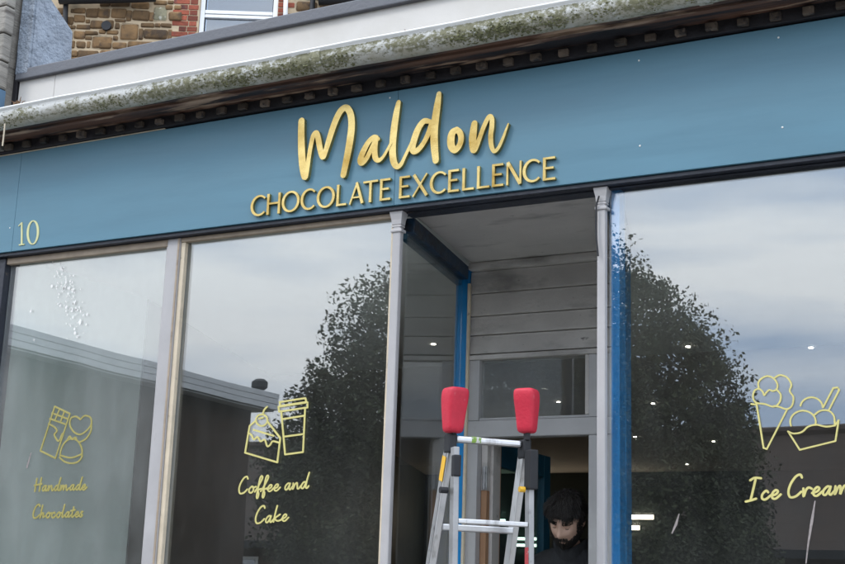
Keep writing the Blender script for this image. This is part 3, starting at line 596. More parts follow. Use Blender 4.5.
dec(d3, 'tub_outline', Zi, segs([(218, 268), (262, 337), (396, 304), (408, 226), (394, 246)]) + [[(218, 268), (240, 276), (270, 270), (294, 250), (325, 243), (360, 250), (394, 246)]] + [circ(274, 232, 48, 200, -10, 18, 42) + [(322, 244)]] + [circ(306, 178, 42, 170, 0, 14, 38)] + [[(318, 205), (340, 190), (370, 190), (390, 210), (394, 246)]] + segs([(350, 178), (388, 105), (404, 103), (410, 112), (372, 186)]), 3.2, MT['decal'])
script_text(d3, 'Ice Cream', (746.5, 500.5), (852, 493), 8.6, 1.15, MT['decal'])
Zh = (25, 390, 4.02)
d1 = empty('window_decal', (-4.7, YG, 2.0), 'faded yellow chocolate bar and heart outlines on the left window', 'decal', 'yellow window decals')
dec(d1, 'chocolate_bar_outline', Zh, segs(closed([(120, 66), (180, 95), (122, 274), (62, 244)])) + segs([(100, 115), (165, 138)]) + [[(108, 92), (172, 116)]] + [[(139, 76), (120, 122)]] + [[(158, 86), (142, 130)]] + [[(95, 135), (120, 150), (128, 165), (118, 180), (135, 205), (150, 175)]], 3.4, MT['decal_old'])
dec(d1, 'heart_outline', Zh, [[(222, 118), (240, 103), (262, 110), (266, 135), (250, 160), (222, 178), (196, 168), (180, 140), (184, 114), (204, 106), (222, 118)], [(266, 135), (264, 165), (245, 195), (218, 210)]], 3.4, MT['decal_old'])
dec(d1, 'bonbon_outline', Zh, [[(140, 272), (144, 240), (160, 210), (185, 195), (212, 205), (228, 235), (228, 265)], [(138, 270), (160, 288), (190, 294), (215, 286), (230, 266)], [(142, 262), (185, 272), (226, 258)], [(172, 196), (180, 186), (190, 198), (202, 190), (208, 202)]], 3.4, MT['decal_old'])
script_text(d1, 'Handmade', (34, 491), (86, 489.5), 5.2, .9, MT['decal_old'])
script_text(d1, 'Chocolates', (32, 518), (83, 516.5), 5.2, .9, MT['decal_old'])
# splashes and streaks on the glass
random.seed(5)
bm = bmesh.new()
def blob(px, py, r, el=1.0):
    q = onY((px, py), YG); n = 8
    pts = [Vector((q.x + r * random.uniform(.7, 1.2) * math.cos(k * 6.283 / n), YG - .0012, q.z + r * el * random.uniform(.7, 1.2) * math.sin(k * 6.283 / n))) for k in range(n)]
    prism(bm, pts, Vector((0, .0014, 0)))
for i in range(95):
    tt = random.random(); cxp = 60 + 22 * tt + random.gauss(0, 6); cyp = 268 + 62 * tt + random.gauss(0, 9)
    if cxp < 12 or cyp < 262: continue
    blob(cxp, cyp, random.choice([.0025, .003, .004, .0055]), random.uniform(.9, 2.0))
for p, r in (((61, 268), .009), ((64, 288), .008), ((73, 290), .010), ((74, 303), .008), ((72, 310), .009), ((80, 322), .009), ((75, 333), .007), ((52, 286), .007), ((31, 311), .006), ((34, 340), .004)): blob(*p, r, 1.5)
tag(link('white_splashes', bm, MT['white_splash'], kind='stuff'), 'spatter of white specks on upper left window', 'splashes')
def streak(pts, hw, label):
    bm = bmesh.new(); ribbon(bm, [(q.x, q.z, h) for q, h in ((onY(p, YG - .001), h) for p, h in zip(pts, hw))], YG - .0012, YG + .0005, .0002)
    tag(link('white_smear', bm, MT['smear']), label, 'smear')
streak([(815, 501), (812, 520), (808, 545), (806, 563)], (.002, .005, .003, .002), 'long pale vertical smear on right window below the script')
streak([(679, 514), (676, 524), (672, 533)], (.002, .005, .002), 'short white smear low on right window near the blue post')
streak([(31, 453), (27, 467)], (.003, .006), 'small white smear beside chocolate bar outline on left window')

# ================================================================== CEILING SPOTS AND WALL STRIPS
spots = [((433.5, 343), 'seen through the glass left of the doorway'), ((688, 345.5), 'in the right window, left of the front pair'), ((811, 346.5), 'in right window directly above ice cream tub'),
         ((653, 402.5), 'in right window, second row back, beside blue post'), ((635, 436), 'small and faint in right window close to blue post'), ((713.5, 440.5), 'in right window just left of the cone'),
         ((687, 463.5), 'lowest and farthest in the right window'), ((558.5, 401), 'seen through the transom over the door'), ((548.5, 460), 'seen through the open doorway above the man')]
bmS = bmesh.new(); bmesh.ops.create_cone(bmS, cap_ends=True, segments=16, radius1=.016, radius2=.016, depth=.006)
me_l = bpy.data.meshes.new('spot_lens'); bmS.to_mesh(me_l); bmS.free(); me_l.materials.append(MT['bulb'])
bmS = bmesh.new(); bmesh.ops.create_cone(bmS, cap_ends=True, segments=20, radius1=.022, radius2=.025, depth=.006)
me_r = bpy.data.meshes.new('spot_rim'); bmS.to_mesh(me_r); bmS.free(); me_r.materials.append(MT['chrome'])
for p, l in spots:
    zc = 3.133 if onZ(p, 3.133).y > 4 else 3.135
    q = onZ(p, zc); e = empty('ceiling_spotlight', (q.x, q.y, zc), 'lit recessed ceiling spotlight ' + l, 'spotlight', 'ceiling spotlights in the shop')
    for nmx, me, dz in (('rim', me_r, -.003), ('lens', me_l, -.0085)):
        o = bpy.data.objects.new(nmx, me); COL.objects.link(o); o.parent = e; o.location = (0, 0, dz)
strips = [((613, 654, 517), 'upper strip beside blue post in right window'), ((613, 640, 527.5), 'lower strip beside blue post in right window'), ((474, 500, 512), 'upper left strip seen between the ladder rungs'), ((476, 506, 521), 'lower left strip just above the ladder rung'),
          ((539, 553, 513.5), 'short upper one beside the man'), ((538, 556, 523), 'thick strip left of the dark hair'), ((512, 541, 538.5), 'long thin strip right of the ladder stile'), ((512, 539, 545), 'lowest thin strip beside the red ladder label')]
for i, ((a, b, y), l) in enumerate(strips):
    q0, q1 = onY((a, y), 12.5), onY((b, y), 12.5); h = .018 if i in (6, 7) else .028
    e = empty('strip_light', (q0.x, 12.5, q0.z), 'lit warm horizontal strip light on back wall, ' + l, 'strip light', 'strip lights on the back wall')
    adopt(mbox('diffuser', q0.x, q1.x, 12.452, 12.475, q0.z - h, q0.z + h, MT['tube'], bev=.005), e)
    adopt(mbox('back_plate', q0.x - .01, q1.x + .01, 12.4755, 12.501, q0.z - h - .01, q0.z + h + .01, MT['chrome'], bev=.003), e)

# ================================================================== NEIGHBOUR ON THE LEFT, LEAD-CLAD PARAPET
lw = empty('lead_clad_parapet', (-5.0, .1, 4.0), 'grey lead clad parapet end standing between timber boards and stone house', 'parapet')
bm = bmesh.new(); LX = -5.0
pl = [onX(p, LX) for p in ((25, 76), (22, 40), (24, -30), (34, -26), (50, 0), (73, 32), (71, 62), (70.5, 74))]
pl = [Vector((LX, max(p.y, -.03), p.z)) for p in pl]
pl[0].z = pl[-1].z = 4.09
prism(bm, pl, Vector((-.09, 0, 0))); bmesh.ops.bevel(bm, geom=bm.edges[:], offset=.008, segments=2, affect='EDGES', profile=.6)
adopt(link('lead_sheet', bm, MT['lead']), lw)
bm = bmesh.new(); beam(bm, (LX - .045, .0, 4.1), (LX - .045, -.015, 4.75), .1, .018, (1, 0, 0), .005); adopt(link('front_flashing', bm, MT['lead']), lw)
nb = empty('neighbour_building', (-6.5, 1, 0), 'weathered timber boarded neighbour with blue painted eaves at far left', 'building')
adopt(mbox('wall', -8.6, -5.26, .02, 1.2, 0, 3.98, MT['navy']), nb)
adopt(mbox('upper_wall', -6.8, -5.115, -.061, -.005, 3.662, 5.1, MT['timber']), nb)
adopt(mbox('dark_gap_filler', -5.5, xl - .012, -.004, .05, 3.70, 4.6, MT['corn_dark']), nb)  # dark filler added to close the bright sky gap beside the parapet
adopt(mbox('blue_eaves_board', -6.8, -5.105, -.132, -.061, 3.80, 3.985, MT['nb_blue']), nb)
for i in range(7):
    z = 3.99 + i * .158; bm = bmesh.new()
    box(bm, -6.8, -5.10 + random.uniform(-.004, .004), -.128 + random.uniform(-.004, .004), -.0625, z, z + .15, .008); adopt(link('plank', bm, MT['timber']), nb)

# ================================================================== STONE HOUSE BEHIND
HF = Vector((-math.sin(YAW), math.cos(YAW), 0)); HR = Vector((math.cos(YAW), math.sin(YAW), 0))
HD = 15.3
house = empty('stone_house', tuple(EYE * 1.0 + HF * HD + HR * -3.0 - Vector((0, 0, EYE.z))), 'rubble stone house wall with red brick quoins and white window above the roof', 'house')
def HP(p):                       # pixel -> (u, z) on the house wall plane
    v = ray(p); s = HD / v.dot(HF); q = v * s; return q.dot(HR), EYE.z + q.z
def hpt(u, z, out=0.0): return EYE * 1.0 + HF * (HD - out) + HR * u + Vector((0, 0, z - EYE.z))
def hbox(bm, u0, u1, z0, z1, o0, o1, bev=0.0, jit=0.0):
    M = Matrix((HR, HF, Vector((0, 0, 1)))).transposed().to_4x4(); M.translation = EYE + HF * HD - Vector((0, 0, EYE.z))
    b2 = bmesh.new(); box(b2, u0, u1, -o1, -o0, z0, z1)
    if jit:
        for v in b2.verts: v.co.x += random.uniform(-jit, jit); v.co.z += random.uniform(-jit, jit)
    if bev: bmesh.ops.bevel(b2, geom=b2.edges[:], offset=bev, segments=2, affect='EDGES', profile=.5)
    bmesh.ops.transform(b2, matrix=M, verts=b2.verts[:]); me = bpy.data.meshes.new('t'); b2.to_mesh(me); b2.free(); bm.from_mesh(me); bpy.data.meshes.remove(me)
wu0, _ = HP((30, 20)); wu1, _ = HP((415, 5))
winL, winR = HP((199, 20))[0], HP((277.5, 13))[0]
bm = bmesh.new(); ztopw = 9.4; zsill = HP((238, 75))[1]
hbox(bm, wu0, winL - .002, 4.0, ztopw, -.4, 0); hbox(bm, winR + .002, wu1, 4.0, ztopw, -.4, 0); hbox(bm, winL - .002, winR + .002, 4.0, zsill, -.4, -.002); hbox(bm, winL - .002, winR + .002, HP((238, -60))[1], ztopw, -.4, -.002)
adopt(link('mortar_wall', bm, MT['mortar']), house)
stoneL = [(405, 55, 460, 105), (500, 65, 522, 92), (525, 108, 595, 160), (605, 140, 632, 165), (540, 172, 635, 208), (520, 222, 598, 278), (605, 222, 685, 248), (600, 258, 645, 282), (540, 292, 600, 340), (615, 295, 633, 338), (650, 258, 788, 345), (640, 145, 728, 208), (610, 60, 690, 128), (700, 215, 740, 240), (755, 220, 830, 245), (800, 258, 828, 282), (505, 360, 542, 400), (552, 358, 690, 420), (705, 365, 790, 395), (740, 140, 800, 205), (425, 110, 455, 150), (460, 120, 515, 180), (500, 185, 530, 205), (500, 290, 524, 340), (640, 440, 760, 500), (520, 440, 620, 490), (500, 405, 545, 432), (420, 160, 490, 215), (410, 225, 510, 285), (420, 295, 490, 350), (800, 380, 870, 430), (525, 60, 600, 98), (690, 62, 698, 100)]
stoneR = [(-8, 62, 70, 130), (80, 60, 185, 132), (190, 75, 218, 150), (227, 75, 345, 150), (352, 92, 374, 150), (380, 45, 470, 150), (485, 85, 575, 150), (465, 40, 510, 70), (525, 40, 570, 72), (110, 165, 134, 205), (108, 140, 180, 157), (145, 165, 270, 285), (290, 165, 378, 198), (390, 170, 425, 192), (432, 167, 502, 196), (277, 207, 300, 280), (312, 208, 470, 282), (482, 210, 502, 278), (90, 300, 185, 348), (195, 295, 370, 345), (88, 217, 128, 242), (95, 262, 125, 285), (385, 298, 412, 322), (0, 302, 78, 345), (425, 298, 500, 340), (90, 358, 190, 400), (10, 355, 80, 400), (480, 5, 515, 30), (385, 5, 470, 38), (225, 20, 345, 66), (80, 5, 210, 50), (0, 5, 70, 50)]
random.seed(21)
def stone(u0, u1, z0, z1, mt):
    u0 -= .002; u1 += .002; z0 -= .002; z1 += .002
    bm = bmesh.new(); w_, h_ = u1 - u0, z1 - z0; bv = min(.035, w_ * .22, h_ * .22)
    hbox(bm, u0, u1, z0, z1, -.03, random.uniform(.012, .03), bv, min(.012, w_ * .06))
    adopt(link('stone', bm, mt, smooth=True), house)
for zz, L in (((0, 0, 7.04), stoneL), ((100, 0, 7.04), stoneR)):
    for (a, b, c, d) in L:
        (u0, z1), (u1, z0) = HP((zz[0] + a / zz[2], zz[1] + b / zz[2])), HP((zz[0] + c / zz[2], zz[1] + d / zz[2]))
        stone(u0, u1, z0, z1, MT['stone_grey'] if (a, b) == (380, 45) else MT['stone'])
# the same rubble goes on above and to the right, past what the frame shows
ua = HP((75, 20))[0]; ub = HP((172, 20))[0]; z = HP((120, -1))[1] + .02
def course(u0, u1, z, h):
    u = u0
    while u < u1 - .06:
        w_ = min(random.uniform(.12, .34), u1 - u); stone(u, u + w_ - .03, z, z + h - .03, MT['stone']); u += w_
while z < 9.2:
    h = random.uniform(.13, .22); course(ua - .3, ub - .15, z, h); z += h
uc, ud = HP((296, 10))[0], wu1; z = HP((300, 34))[1]
while z < 9.2:
    h = random.uniform(.12, .2); course(uc, ud, z, h); z += h
# brick quoins each side of the window
def bricks(u0, u1, left):
    z = HP((185, 48))[1]; k = 0
    while z < 9.2:
        a = u0 + (.09 if k % 2 and left else 0); b = u1 - (.09 if k % 2 and not left else 0); u = a; first = True
        while u < b - .02:
            w_ = min((.215 if (k + first) % 2 else .1025), b - u); bm = bmesh.new(); hbox(bm, u, u + w_ - .011, z, z + .063, -.02, random.uniform(.006, .012), .004, .001)
            adopt(link('brick', bm, MT['brick']), house); u += w_; first = False
        z += .0745; k += 1
bricks(HP((172.5, 20))[0], winL - .006, True); bricks(winR + .006, HP((295, 10))[0], False)
# upstairs window
wz0, wz1 = zsill, HP((238, -60))[1]
zm1, zm0 = HP((238, 9.3))[1], HP((238, 18.2))[1]; zmid = HP((238, 14))[1]
bm = bmesh.new(); fw = .062
for (a, b, c, d) in ((winL, winL + fw, wz0, wz1), (winR - fw, winR, wz0, wz1), (winL + fw, winR - fw, zmid - .05, zmid - .004), (winL + fw, winR - fw, zmid + .004, zmid + .055), (winL + fw, winR - fw, wz0, wz0 + .06), (winL + fw, winR - fw, wz1 - .06, wz1)):
    hbox(bm, a + .001, b - .001, c + .001, d - .001, -.09, -.03, .006)
wino = adopt(link('window', bm, MT['upvc']), house)
bm = bmesh.new(); hbox(bm, winL + .01, winR - .01, zmid - .006, zmid + .006, -.085, -.045); hbox(bm, winL + .055, winL + .07, wz0, wz1, -.085, -.04); hbox(bm, winR - .07, winR - .055, wz0, wz1, -.085, -.04)
o = link('gasket', bm, MT['black'], wino)
for z0, z1 in ((wz0 + .05, zmid - .03), (zmid + .03, wz1 - .05)):
    bm = bmesh.new(); hbox(bm, winL + fw - .01, winR - fw + .01, z0, z1, -.075, -.067); o = link('pane', bm, GL_UP, wino)
bm = bmesh.new(); hbox(bm, winL + .03, winR - .03, wz0, wz1, -.4, -.36); adopt(link('window_blind', bm, pmat('pale_blind', (.55, .58, .62), .8)), house)
# black gutters, downpipes, vent
def hpipe(name, pts, r, out_, mt=MT['black']):
    bm = bmesh.new(); tube(bm, [hpt(*HP(p), out_) for p in pts], r, 10); return adopt(link(name, bm, mt, smooth=True), house)
hpipe('black_gutter', [(62, 3.0), (110, 2.0), (157, 0.5)], .078, .13)
hpipe('black_gutter', [(319, 4), (350, 2.5), (374, 1)], .08, .13)
hpipe('downpipe', [(67, -6), (67, 8), (66.6, 20), (66, 40), (65, 70)], .032, .06)
hpipe('downpipe', [(313.5, -6), (313, 4), (312, 18), (311, 50)], .034, .06)
hpipe('waste_pipe', [(286.5, -8), (286, 10), (285.5, 40)], .03, .05, MT['upvc'])
(u, z) = HP((107, 27)); bm = bmesh.new(); tube(bm, [hpt(u, z, -.02), hpt(u, z, .05)], .062, 16); adopt(link('vent_pipe', bm, MT['black']), house)

# ================================================================== STEP LADDER
lad = empty('step_ladder', (-1.95, -.65, .12), 'aluminium step ladder with red foam covered tops standing before the doorway', 'ladder')
TL, TR = onY((450.5, 440), -.42), None
az = math.radians(40)
RD = Vector((math.sin(az), math.cos(az), 0))                # along the rungs
FD = Vector((-math.cos(az), math.sin(az), 0))               # the way the climbing side leans out
# find the right-hand top on the same level and rung direction
v = ray((524.5, 441)); best = None
A_ = Matrix(((RD.x, -v.x), (RD.y, -v.y))); sol = A_.inverted() @ Vector((EYE.x - TL.x, EYE.y - TL.y)); WID = sol[0]
WID = min(max(WID, .26), .42); TR = TL + RD * WID
ztopL = TL.z; H = ztopL - .12; lean = .30
stl = {}
for nme, T in (('l', TL), ('r', TR)):
    bot = T + FD * (H * lean) + RD * (-.03 if nme == 'l' else .03); bot.z = .12; stl[nme] = (T, bot)
    bm = bmesh.new(); beam(bm, T, bot, .024, .046, RD, .003); st = adopt(link('front_stile', bm, MT['alu']), lad)
    bm = bmesh.new(); beam(bm, T + RD * (.0125 if nme == 'r' else -.0125) + (bot - T) * .01, bot + RD * (.0125 if nme == 'r' else -.0125), .003, .022, RD); 
    o = link('stile_groove', bm, MT['alu_dull'], st)
    rb = T - FD * .045 + Vector((0, 0, -.03)); rbot = rb - FD * .05; rbot.z = .12
    bm = bmesh.new(); beam(bm, rb, rbot, .022, .036, RD, .003); adopt(link('rear_stile', bm, MT['alu_dull']), lad); stl[nme + 'r'] = (rb, rbot)
    for q in (bot, rbot):
        bm = bmesh.new(); beam(bm, q + Vector((0, 0, .002)), q + Vector((0, 0, .05)), .042, .072, RD, .006); adopt(link('rubber_foot', bm, MT['black']), lad)
    # black hinge head
    bm = bmesh.new(); beam(bm, T + Vector((0, 0, -.05)), T + Vector((0, 0, .025)), .034, .054, RD, .008); beam(bm, T - FD * .06 + Vector((0, 0, -.17 if nme == 'r' else -.14)), T - FD * .06 + Vector((0, 0, -.02 if nme == 'r' else -.06)), .036 if nme == 'r' else .03, .052 if nme == 'r' else .03, RD, .006)
    beam(bm, T - FD * .02 + Vector((0, 0, .02)), T - FD * .02 + Vector((0, 0, .06)), .016, .03, RD, .003)
    adopt(link('hinge', bm, MT['black']), lad)
    # red foam cover: waisted block with rounded top
    bm = bmesh.new(); c = T - FD * .02 + Vector((0, 0, .045 if nme == 'r' else .022)); RX, FX = _r, HF
    prof = [(0, .036, .032), (.018, .040, .036), (.07, .044, .040), (.115, .050, .046), (.150, .052, .048), (.166, .049, .045), (.174, .040, .036)]
    ang = math.radians(33 if nme == 'l' else -28); ax = RX * math.cos(ang) + FX * math.sin(ang); ay = -RX * math.sin(ang) + FX * math.cos(ang)
    rg = []
    for h, a, b in prof:
        ring = []
        for k in range(24):
            th = 2 * math.pi * k / 24; n_ = 8.0; cs, sn = math.cos(th), math.sin(th); rr = (abs(cs) ** n_ + abs(sn) ** n_) ** (-1 / n_)
            off = .012 * (h / .17) ** 2
            ring.append(bm.verts.new(c + Vector((0, 0, h)) + ax * (a * .86 * cs * rr) + ay * (b * .86 * sn * rr - off)))
        rg.append(ring)
    for P0, P1 in zip(rg, rg[1:]):
        for k in range(24): bm.faces.new((P0[k], P0[(k + 1) % 24], P1[(k + 1) % 24], P1[k]))
    bm.faces.new(rg[0][::-1]); bm.faces.new(rg[-1]); o = adopt(link('foam_cover', bm, MT['red'], smooth=True), lad)
    sub = o.modifiers.new('s', 'SUBSURF'); sub.levels = 1; sub.render_levels = 1
def at(n, z):
    a, b = stl[n]; return a + (b - a) * ((a.z - z) / (a.z - b.z))
bm = bmesh.new(); beam(bm, TL + RD * .02 + Vector((0, 0, .005)), TR - RD * .02 + Vector((0, 0, .005)), .025, .034, (0, 0, 1), .008); adopt(link('top_bar', bm, MT['alu']), lad)
bm = bmesh.new(); c = TL + RD * .075 + Vector((0, 0, .006)); beam(bm, c, c + RD * .05, .0262, .0352, (0, 0, 1), .008); adopt(link('green_paint_stain', bm, pmat('green_paint', (.22, .36, .06), .6, var=.3, scale=40, layers=[((.6, .6, .58), 50, None, .5, .56)])), lad)
z = onY((470, 527), -.36).z; first = True
zz = z
while zz > .2:
    a, b = at('l', zz) + RD * .012, at('r', zz) - RD * .012; bm = bmesh.new(); beam(bm, a, b, .024, .06, (0, 0, 1), .005); adopt(link('rung', bm, MT['alu']), lad)
    a, b = at('lr', zz + .018) + RD * .012, at('rr', zz + .018) - RD * .012; bm = bmesh.new(); beam(bm, a, b, .018, .03, (0, 0, 1), .004); adopt(link('rear_brace', bm, MT['alu']), lad)
    zz -= .28
for n_, px in (('l', 0), ('r', 0)):
    for dz in (0, .28, .56):
        c = at(n_, z - dz) + RD * (-.0122 if n_ == 'l' else .0122) ; bm = bmesh.new(); tube(bm, [c, c + RD * (-.004 if n_ == 'l' else .004)], .011, 12); adopt(link('rivet', bm, MT['alu_dull']), lad)
# labels and knobs
a0 = at('l', ztopL - .09); a1 = at('l', ztopL - .19); o_ = RD * -.0168
FS = (stl['l'][1] - stl['l'][0]).normalized(); sidev = FS.cross(RD).normalized()
def sticker(c0, c1, wdt, nrm, mt, name):
    bm = bmesh.new(); d = (c1 - c0).normalized(); s = nrm.cross(d).normalized()
    prism(bm, [c0 - s * wdt / 2, c0 + s * wdt / 2, c1 + s * wdt / 2, c1 - s * wdt / 2], nrm * .0012); adopt(link(name, bm, mt), lad)
nl = -RD
sticker(at('l', ztopL - .06) + nl * .0143, at('l', ztopL - .15) + nl * .0143, .034, nl, MT['yellow'], 'yellow_label')
b0, b1 = stl['rr']; f0 = lambda zv: b0 + (b1 - b0) * ((b0.z - zv) / (b0.z - b1.z))
nf_ = -RD
sticker(f0(1.62) + nf_ * .0115, f0(1.30) + nf_ * .0115, .028, nf_, MT['red_sticker'], 'red_label')
bm = bmesh.new(); k = TR - FD * .05 + Vector((0, 0, -.17)) - RD * .022; tube(bm, [k, k - RD * .022], .011, 10); adopt(link('yellow_knob', bm, MT['yellow']), lad)
bm = bmesh.new(); k = TL - FD * .03 + Vector((0, 0, -.19)) - RD * .02; tube(bm, [k, k - RD * .03], .012, 10); adopt(link('knob', bm, MT['black']), lad)

# ================================================================== MAN IN THE DOORWAY
def skin_mesh(verts, edges, root, sub=2):
    me = bpy.data.meshes.new('tmp'); me.from_pydata([v[:3] for v in verts], edges, []); o = bpy.data.objects.new('tmp', me); COL.objects.link(o)
    md = o.modifiers.new('k', 'SKIN'); md.use_smooth_shade = True
    if not me.skin_vertices: me.attributes  # layer comes with the modifier
    lay = me.skin_vertices[0] if me.skin_vertices else None
    for i, v in enumerate(verts):
        r = v[3]; lay.data[i].radius = (r, r) if not hasattr(r, '__len__') else r; lay.data[i].use_root = (i == root)
    s = o.modifiers.new('s', 'SUBSURF'); s.levels = s.render_levels = sub
    dg = bpy.context.evaluated_depsgraph_get(); res = bpy.data.meshes.new_from_object(o.evaluated_get(dg)); bpy.data.objects.remove(o); bpy.data.meshes.remove(me)
    return res
hx, hy = onY((568.5, 520), 1.2).x, 1.2
FLOOR = .131
man = empty('person', (hx, hy + .05, FLOOR), 'bearded man in black jacket bending his head in the doorway', 'person')
HEADZ = onY((564, 521), 1.18).z          # middle of the head
zz0 = HEADZ - FLOOR
# local frame: x to his left (viewer right), -y forward; z from the floor
neck = (0, .055, HEADZ - .20)
def L(x, y, z): return (x, y, z - 0)
hipz, shz = .98 + FLOOR - .0, HEADZ - .165
def body_verts(cl=0.0, part='all'):
    pass
bv = []; be = []
def V(x, y, z, r): bv.append((x, y, z, r)); return len(bv) - 1
def Ed(*i):
    for a, b in zip(i, i[1:]): be.append((a, b))
def figure(kind):
    """kind: 'body' thin skin figure, 'jacket' upper shell, 'trousers' lower shell"""
    global bv, be
    bv = []; be = []
    g = {'body': -.022, 'jacket': .02, 'trousers': .014}[kind]
    pel = V(0, .06, hipz, (.135 + g, .10 + g))
    if kind != 'trousers':
        ab = V(0, .07, hipz + .18, (.125 + g, .095 + g)); ch = V(0, .085, shz - .14, (.155 + g, .115 + g)); sh = V(0, .08, shz - .02, (.12 + g, .085 + g))
        Ed(pel, ab, ch, sh)
        if kind == 'body':
            n1 = V(0, .06, shz + .03, .055); n2 = V(0, .015, shz + .10, .052); Ed(sh, n1, n2)
        else:
            n1 = V(0, .085, shz + .035, .10); Ed(sh, n1)
        for s in (-1, 1):
            a1 = V(s * .175, .095, shz - .035, .070 + g); a2 = V(s * .225, .10, shz - .18, .056 + g); el = V(s * .245, .07, shz - .34, .046 + g); fo = V(s * .19, -.08, shz - .42, .040 + g); wr = V(s * .12, -.19, shz - .46, .030 + max(0, g))
            Ed(sh, a1, a2, el, fo, wr)
            if kind == 'body':
                pm = V(s * .09, -.24, shz - .475, (.026, .038)); Ed(wr, pm); th = V(s * .055, -.235, shz - .45, .011); th2 = V(s * .035, -.265, shz - .455, .009); Ed(pm, th, th2)
                for j in range(4):
                    off = (j - 1.5) * .020; ln = (.85, 1, .96, .8)[j]
                    f1 = V(s * .085 + off * .6 + .0, -.285, shz - .475 + off * .5, .0095); f2 = V(s * .08 + off * .6, -.315 * 1, shz - .49 + off * .4 - .012 * ln, .0088); f3 = V(s * .07 + off * .6, -.325, shz - .512 * 1 - .012 * ln + off * .3, .0078)
                    Ed(pm, f1, f2, f3)
    if kind != 'jacket':
        for s in (-1, 1):
            h1 = V(s * .095, .06, hipz - .08, .088 + g); k = V(s * .105, .03, .52 + FLOOR, .056 + g); c = V(s * .11, .06, .36 + FLOOR, .054 + g); an = V(s * .115, .07, .09 + FLOOR, .038 + g); Ed(pel, h1, k, c, an)
            if kind == 'body':
                he = V(s * .118, .05, .045 + FLOOR, .042); to = V(s * .13, -.10, .035 + FLOOR, .035); Ed(an, he, to)
    return skin_mesh(bv, be, 0)
TO = Matrix.Translation((hx, hy, 0)) @ Matrix.Rotation(math.radians(8), 4, 'Z')
def put(me, name, mt, parent=man):
    me.transform(TO); me.name = name; me.materials.clear(); me.materials.append(mt)
    for p in me.polygons: p.use_smooth = True
    o = bpy.data.objects.new(name, me); COL.objects.link(o); return adopt(o, parent)
body = figure('body')
# head, sculpted from a sphere (local: face to -y)
def g3(p, c, s): return math.exp(-sum(((a - b) / k) ** 2 for a, b, k in zip(p, c, s)))
bmh = bmesh.new(); bmesh.ops.create_uvsphere(bmh, u_segments=64, v_segments=48, radius=1.0)
def headpoint(n):
    x, y, z = n; zr_ = z
    wdt = .076 * (1 - .10 * max(0, -z) ** 1.5 - .16 * max(0, -z) ** 4); dep = .098
    X = x * wdt; Y = y * dep; Z = z * .118
    if z < 0 and y > 0: Y *= 1 - .38 * (-z)               # nape
    if z < -.2 and y < 0: Y *= 1 - .10 * (-z - .2); 
    if z < -.55: Z = -.065 + (Z + .065) * .98; Y -= .014 * (-z - .55)
    p = (X, Y, Z)
    if y < .2:
        Y -= .034 * g3(p, (0, -.098, -.022), (.011, .05, .016)) + .016 * g3(p, (0, -.098, .006), (.009, .05, .022))       # nose
        Y -= .005 * (g3(p, (.014, -.09, -.028), (.008, .04, .008)) + g3(p, (-.014, -.09, -.028), (.008, .04, .008)))
        Y -= .008 * (g3(p, (.03, -.09, .030), (.026, .05, .009)) + g3(p, (-.03, -.09, .030), (.026, .05, .009)))           # brow
        Y += .013 * (g3(p, (.032, -.088, .010), (.017, .05, .012)) + g3(p, (-.032, -.088, .010), (.017, .05, .012)))         # sockets
        Y -= .006 * (g3(p, (.042, -.08, -.018), (.02, .05, .018)) + g3(p, (-.042, -.08, -.018), (.02, .05, .018)))           # cheeks
        Y -= .008 * g3(p, (0, -.09, -.058), (.022, .05, .006)) + .008 * g3(p, (0, -.09, -.070), (.018, .05, .006)); Y += .004 * g3(p, (0, -.09, -.064), (.022, .05, .003))
        Y -= .011 * g3(p, (0, -.09, -.098), (.026, .06, .018))                                                            # chin
    e = g3((abs(X), Y, Z), (.076, .012, -.004), (.02, .018, .026)); X += math.copysign(.017 * e, X); Y += .008 * e             # ears
    return Vector((X, Y, Z))
for v_ in bmh.verts: v_.co = headpoint(v_.co.normalized())
HM = Matrix.Translation((0, -.045, HEADZ)) @ Matrix.Rotation(math.radians(-4), 4, 'Z') @ Matrix.Rotation(math.radians(7), 4, 'Y') @ Matrix.Rotation(math.radians(31), 4, 'X') @ Matrix.Diagonal((.98, .98, 1.08, 1))
bmh.transform(HM); tmp = bpy.data.meshes.new('h'); bmh.to_mesh(tmp); bmh.free()
bb = bmesh.new(); bb.from_mesh(body); bb.from_mesh(tmp); nb_ = bpy.data.meshes.new('body'); bb.to_mesh(nb_); bb.free()
put(nb_, 'body', MT['skin'])
put(figure('jacket'), 'jacket', MT['jacket']); put(figure('trousers'), 'trousers', MT['trousers'])
